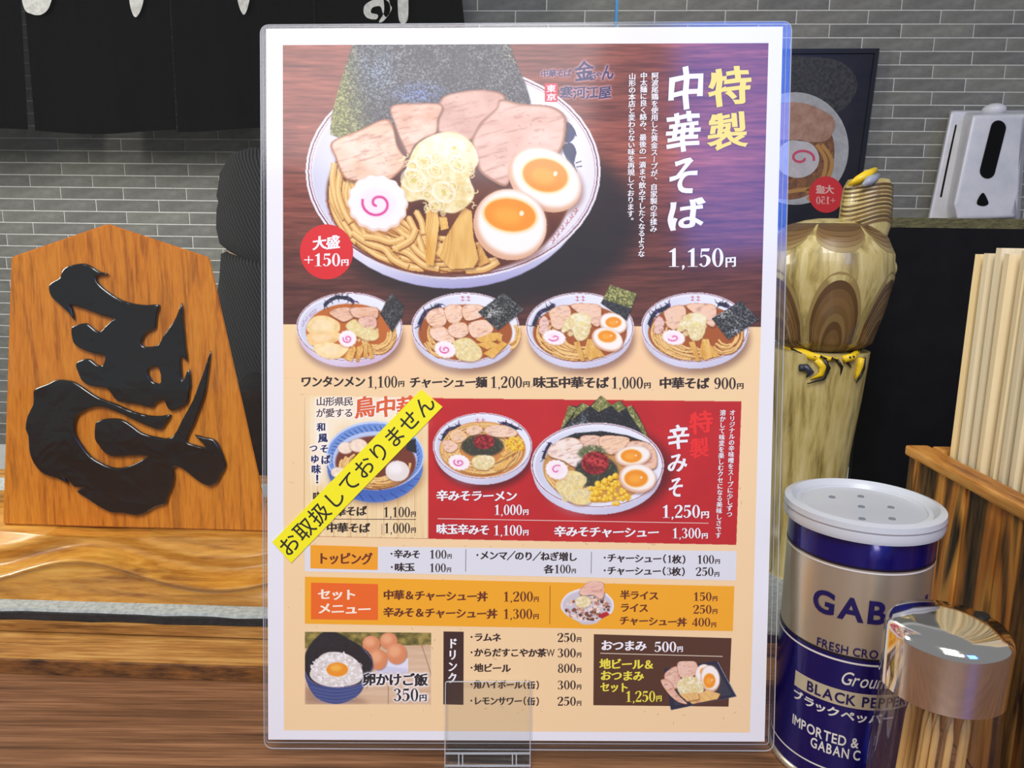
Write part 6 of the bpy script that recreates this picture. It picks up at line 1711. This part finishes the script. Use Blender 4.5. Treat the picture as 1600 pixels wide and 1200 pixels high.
# ------------------------------------------------------------------ toothpick holder
TX, TY, TR, TH = 0.1465, 0.236, 0.0192, 0.0985
hold = empty('toothpick_holder', (TX, TY, 0), 'clear glass toothpick holder with a chrome cap, in front of the pepper can', 'toothpick holder')
M_CHR = plain('chrome', (226, 224, 220), .09, 1.0)
M_GLS = clear_film('holder_glass', (251, 252, 252), .05, 1.5, 2.4)
bm = bmesh.new(); bm_lathe(bm, [(TR, TH - .0245), (TR, TH - .0055), (TR - .0006, TH - .0035), (TR - .0022, TH - .0018), (TR - .008, TH - .0004), (.006, TH), (.0005, TH)], (TX, TY, 0), 96, (False, True)); capo = bm_obj('chrome_cap', bm, M_CHR, hold, True, 40)
hp = on_z(1534, 962, TH - .0005)
bm = bmesh.new(); bm_lathe(bm, [(.0024, 0), (.0024, .0008)], (hp.x, hp.y, TH - .0008), 20, (True, True)); bm_obj('cap_hole', bm, plain('hole_black', (6, 6, 6), .6), capo)
bm = bmesh.new(); n = 96; rings = []
for r_, z in [(TR - .002, .0004), (TR + .0004, .0008), (TR + .0008, .02), (TR + .0004, .045), (TR - .0008, TH - .026), (TR - .0016, TH - .016)]:
    rings.append([bm.verts.new((TX + r_ * (1 + .012 * math.cos(18 * 2 * math.pi * i / n)) * math.cos(2 * math.pi * i / n), TY + r_ * (1 + .012 * math.cos(18 * 2 * math.pi * i / n)) * math.sin(2 * math.pi * i / n), z)) for i in range(n)])
for a, b in zip(rings, rings[1:]):
    for i in range(n): bm.faces.new((a[i], a[(i + 1) % n], b[(i + 1) % n], b[i]))
bm.faces.new(rings[0][::-1]); bm_obj('glass', bm, M_GLS, hold, True)
M_PICK = noisy('toothpick_wood', (206, 160, 92), (236, 200, 134), 300, .6, 3, (1, 1, .1))
bm = bmesh.new(); bm_lathe(bm, [(.0002, 0), (.0011, .006), (.0011, .058), (.0002, .065)], (0, 0, 0), 10, (True, True)); me_p = bpy.data.meshes.new('toothpick'); bm.to_mesh(me_p); bm.free(); me_p.materials.append(M_PICK)
me_p.polygons.foreach_set('use_smooth', [True] * len(me_p.polygons))
rg = random.Random(4); k = 0; spots = []
while len(spots) < 22:
    a = rg.random() * 6.28; r_ = .0115 * math.sqrt(rg.random()); p = (r_ * math.cos(a), r_ * math.sin(a))
    if all(math.hypot(p[0] - q[0], p[1] - q[1]) > .0027 for q in spots) or k > 4000: spots.append(p)
    k += 1
for (x, y) in spots:
    o = bpy.data.objects.new('toothpick', me_p); COL.objects.link(o); o.location = (TX + x * .9 - .001, TY + y * .9, .002); o.rotation_euler = (y * 1.2, -x * 1.6 + .03, 0)
    tag(o, 'thin pale wooden toothpick standing inside the glass holder', 'toothpick', 'toothpicks in the glass holder')

# ------------------------------------------------------------------ burnt wood chopstick box and chopsticks
BXA, BXB, BYA, BYB, BZ = 0.199, 0.292, 0.245, 0.371, 0.121
box = empty('chopstick_box', ((BXA + BXB) / 2, (BYA + BYB) / 2, 0), 'scorched wooden box holding chopsticks at the right edge', 'box')
M_BURN = N('scorched_cedar'); _v = M_BURN.coord((1, 1, .1), (.12, 0, 0)); _f = M_BURN.noise(_v, 50, 3, .5, .6); _g = M_BURN.noise(_v, 320, 4, .6)
_c = M_BURN.ramp(_f, [(0.45, (9, 7, 6)), (0.49, (50, 24, 8)), (0.53, (186, 110, 34)), (0.58, (216, 152, 66)), (0.64, (14, 9, 6))])
M_BURN.color(M_BURN.mix(.22, _c, M_BURN.ramp(_g, [(0.35, (20, 10, 6)), (0.65, (220, 160, 80))]))); M_BURN.set(Roughness=.45); M_BURN.bump(_f, .5, .002); M_BURN = M_BURN.m
M_RIM = wood_mat('box_rim_wood', (120, 66, 18), (190, 128, 56), (220, 164, 88), 'Y', 40, 10, .45, .2)
TK = .009
def plank(c, s, name='side_board', mat=None):
    bm = bmesh.new(); bm_box(bm, c, s, 0, .0012, 2); return bm_obj(name, bm, mat or M_BURN, box)
nps = 5; L = (BYB - BYA) / nps
for i in range(nps): plank((BXA + TK / 2, BYA + L * (i + .5), BZ / 2 - .002), (TK + (.001 if i % 2 else 0), L - .0006, BZ - .005))
for i in range(nps): plank((BXB - TK / 2, BYA + L * (i + .5), BZ / 2 - .002), (TK, L - .0006, BZ - .005))
plank(((BXA + BXB) / 2, BYB - TK / 2, BZ / 2 - .002), (BXB - BXA - 2 * TK - .001, TK, BZ - .005), 'end_board'); plank(((BXA + BXB) / 2, BYA + TK / 2, BZ / 2 - .002), (BXB - BXA - 2 * TK - .001, TK, BZ - .005), 'end_board')
plank(((BXA + BXB) / 2, (BYA + BYB) / 2, .004), (BXB - BXA - 2 * TK - .001, BYB - BYA - 2 * TK - .001, .006), 'bottom_board')
for c, s in (((BXA + TK / 2 - .0006, (BYA + BYB) / 2, BZ - .0025), (TK + .0025, BYB - BYA + .002, .005)), ((BXB - TK / 2, (BYA + BYB) / 2, BZ - .0025), (TK + .002, BYB - BYA + .002, .005)),
             (((BXA + BXB) / 2, BYB - TK / 2, BZ - .0026), (BXB - BXA - 2 * TK - .004, TK, .0048)), (((BXA + BXB) / 2, BYA + TK / 2, BZ - .0026), (BXB - BXA - 2 * TK - .004, TK, .0048))):
    plank(c, s, 'rim', M_RIM)
M_CHOP = [noisy('chopstick_wood_%d' % i, a, b, 120, .6, 4, (1, 1, .04), .15, .0003) for i, (a, b) in enumerate((((230, 208, 160), (250, 236, 200)), ((224, 208, 170), (244, 232, 200)), ((236, 208, 150), (250, 230, 178))))]
me_c = []
for i in range(3):
    bm = bmesh.new()
    for s in (-1, 1):
        v = []
        for (z, w, t) in ((0, .0018, .0030), (.1, .0023, .0040), (.19, .0027, .0048), (.205, .0027, .0048)):
            x0 = .0002 if z < .18 else 0.0
            v.append([bm.verts.new(((s * (x0 + (0 if q[0] == 0 else 2 * w))), q[1] * t / 2, z)) for q in ((0, -1), (1, -.75), (1, .75), (0, 1))])
        for a, b in zip(v, v[1:]):
            for k in range(4): bm.faces.new((a[k], a[(k + 1) % 4], b[(k + 1) % 4], b[k]))
        bm.faces.new(v[0][::-1]); bm.faces.new(v[-1])
    bmesh.ops.recalc_face_normals(bm, faces=bm.faces[:])
    me = bpy.data.meshes.new('chopsticks'); bm.to_mesh(me); bm.free(); me.materials.append(M_CHOP[i]); me_c.append(me)
rg = random.Random(12)
ix0, ix1, iy0, iy1 = BXA + TK + .0075, BXB - TK - .0075, BYA + TK + .004, BYB - TK - .006
nyy = 14; nxx = 6
for j in range(nyy):
    for i in range(nxx):
        x = ix0 + (ix1 - ix0) * i / (nxx - 1); y = iy0 + (iy1 - iy0) * j / (nyy - 1)
        o = bpy.data.objects.new('chopsticks', me_c[rg.randrange(3)]); COL.objects.link(o)
        o.location = (x + rg.uniform(-.0006, .0006), y, .0075); o.rotation_euler = (rg.uniform(-.006, .006), rg.uniform(.004, .012), rg.uniform(-.12, .12)); o.scale = (1, 1, 1.02 + rg.uniform(-.008, .012))
        tag(o, 'pale disposable chopstick pair standing in the scorched box', 'chopsticks', 'chopsticks in the scorched box')

# ------------------------------------------------------------------ clear stand gripping the menu
M_ACR = clear_film('stand_acrylic', (252, 253, 253), .04, 1.5, 1.0); M_ACRE = N('stand_edge').color((222, 226, 228)); M_ACRE.set(Roughness=.1); M_ACRE.b.inputs['Alpha'].default_value = .55; M_ACRE = M_ACRE.m
sb = to_sheet(np.array([(763, 1196)]))[0]
std = empty('menu_stand', (float(sb[0]), float(sb[1]), 0), 'clear acrylic clip stand holding up the menu', 'stand')
slab('front_plate', rrect_pts([(697, 1061), (829, 1061), (828, 1197), (696, 1197)], 3, 4), .0012, .0026, M_ACR, std)
loop_tube('plate_edge', rrect_pts([(697, 1061), (829, 1061), (828, 1197), (696, 1197)], 3, 4), .00022, .0026, std, M_ACRE)
slab('back_plate', rrect_pts([(700, 1075), (826, 1075), (826, 1197), (699, 1197)], 3, 4), -.0030, -.0016, M_ACR, std)
slab('channel_floor', np.array([(697, 1176), (829, 1176), (828.5, 1182), (696.5, 1182)]), -.0016, .0012, M_ACR, std)
loop_tube('channel_edge', np.array([(697, 1172), (829, 1172), (829, 1173.4), (697, 1173.4)]), .0003, .0024, std, M_ACRE)
for x in (717, 723, 800, 806): slab('rib', np.array([(x, 1173), (x + 1.6, 1173), (x + 1.6, 1191), (x, 1191)]), .0026, .0036, M_ACRE, std)
loop_tube('foot_edge', np.array([(697, 1190), (829, 1190), (829, 1191.4), (697, 1191.4)]), .0003, .0030, std, M_ACRE)
p0 = to_sheet(np.array([(696, 1192), (829, 1192)])); xm = (p0[0][0] + p0[1][0]) / 2
bm = bmesh.new(); bm_box(bm, (xm, p0[0][1] + .014, .0009), (p0[1][0] - p0[0][0], .036, .0016), 0, .0004); bm_obj('foot_plate', bm, M_ACR, std)
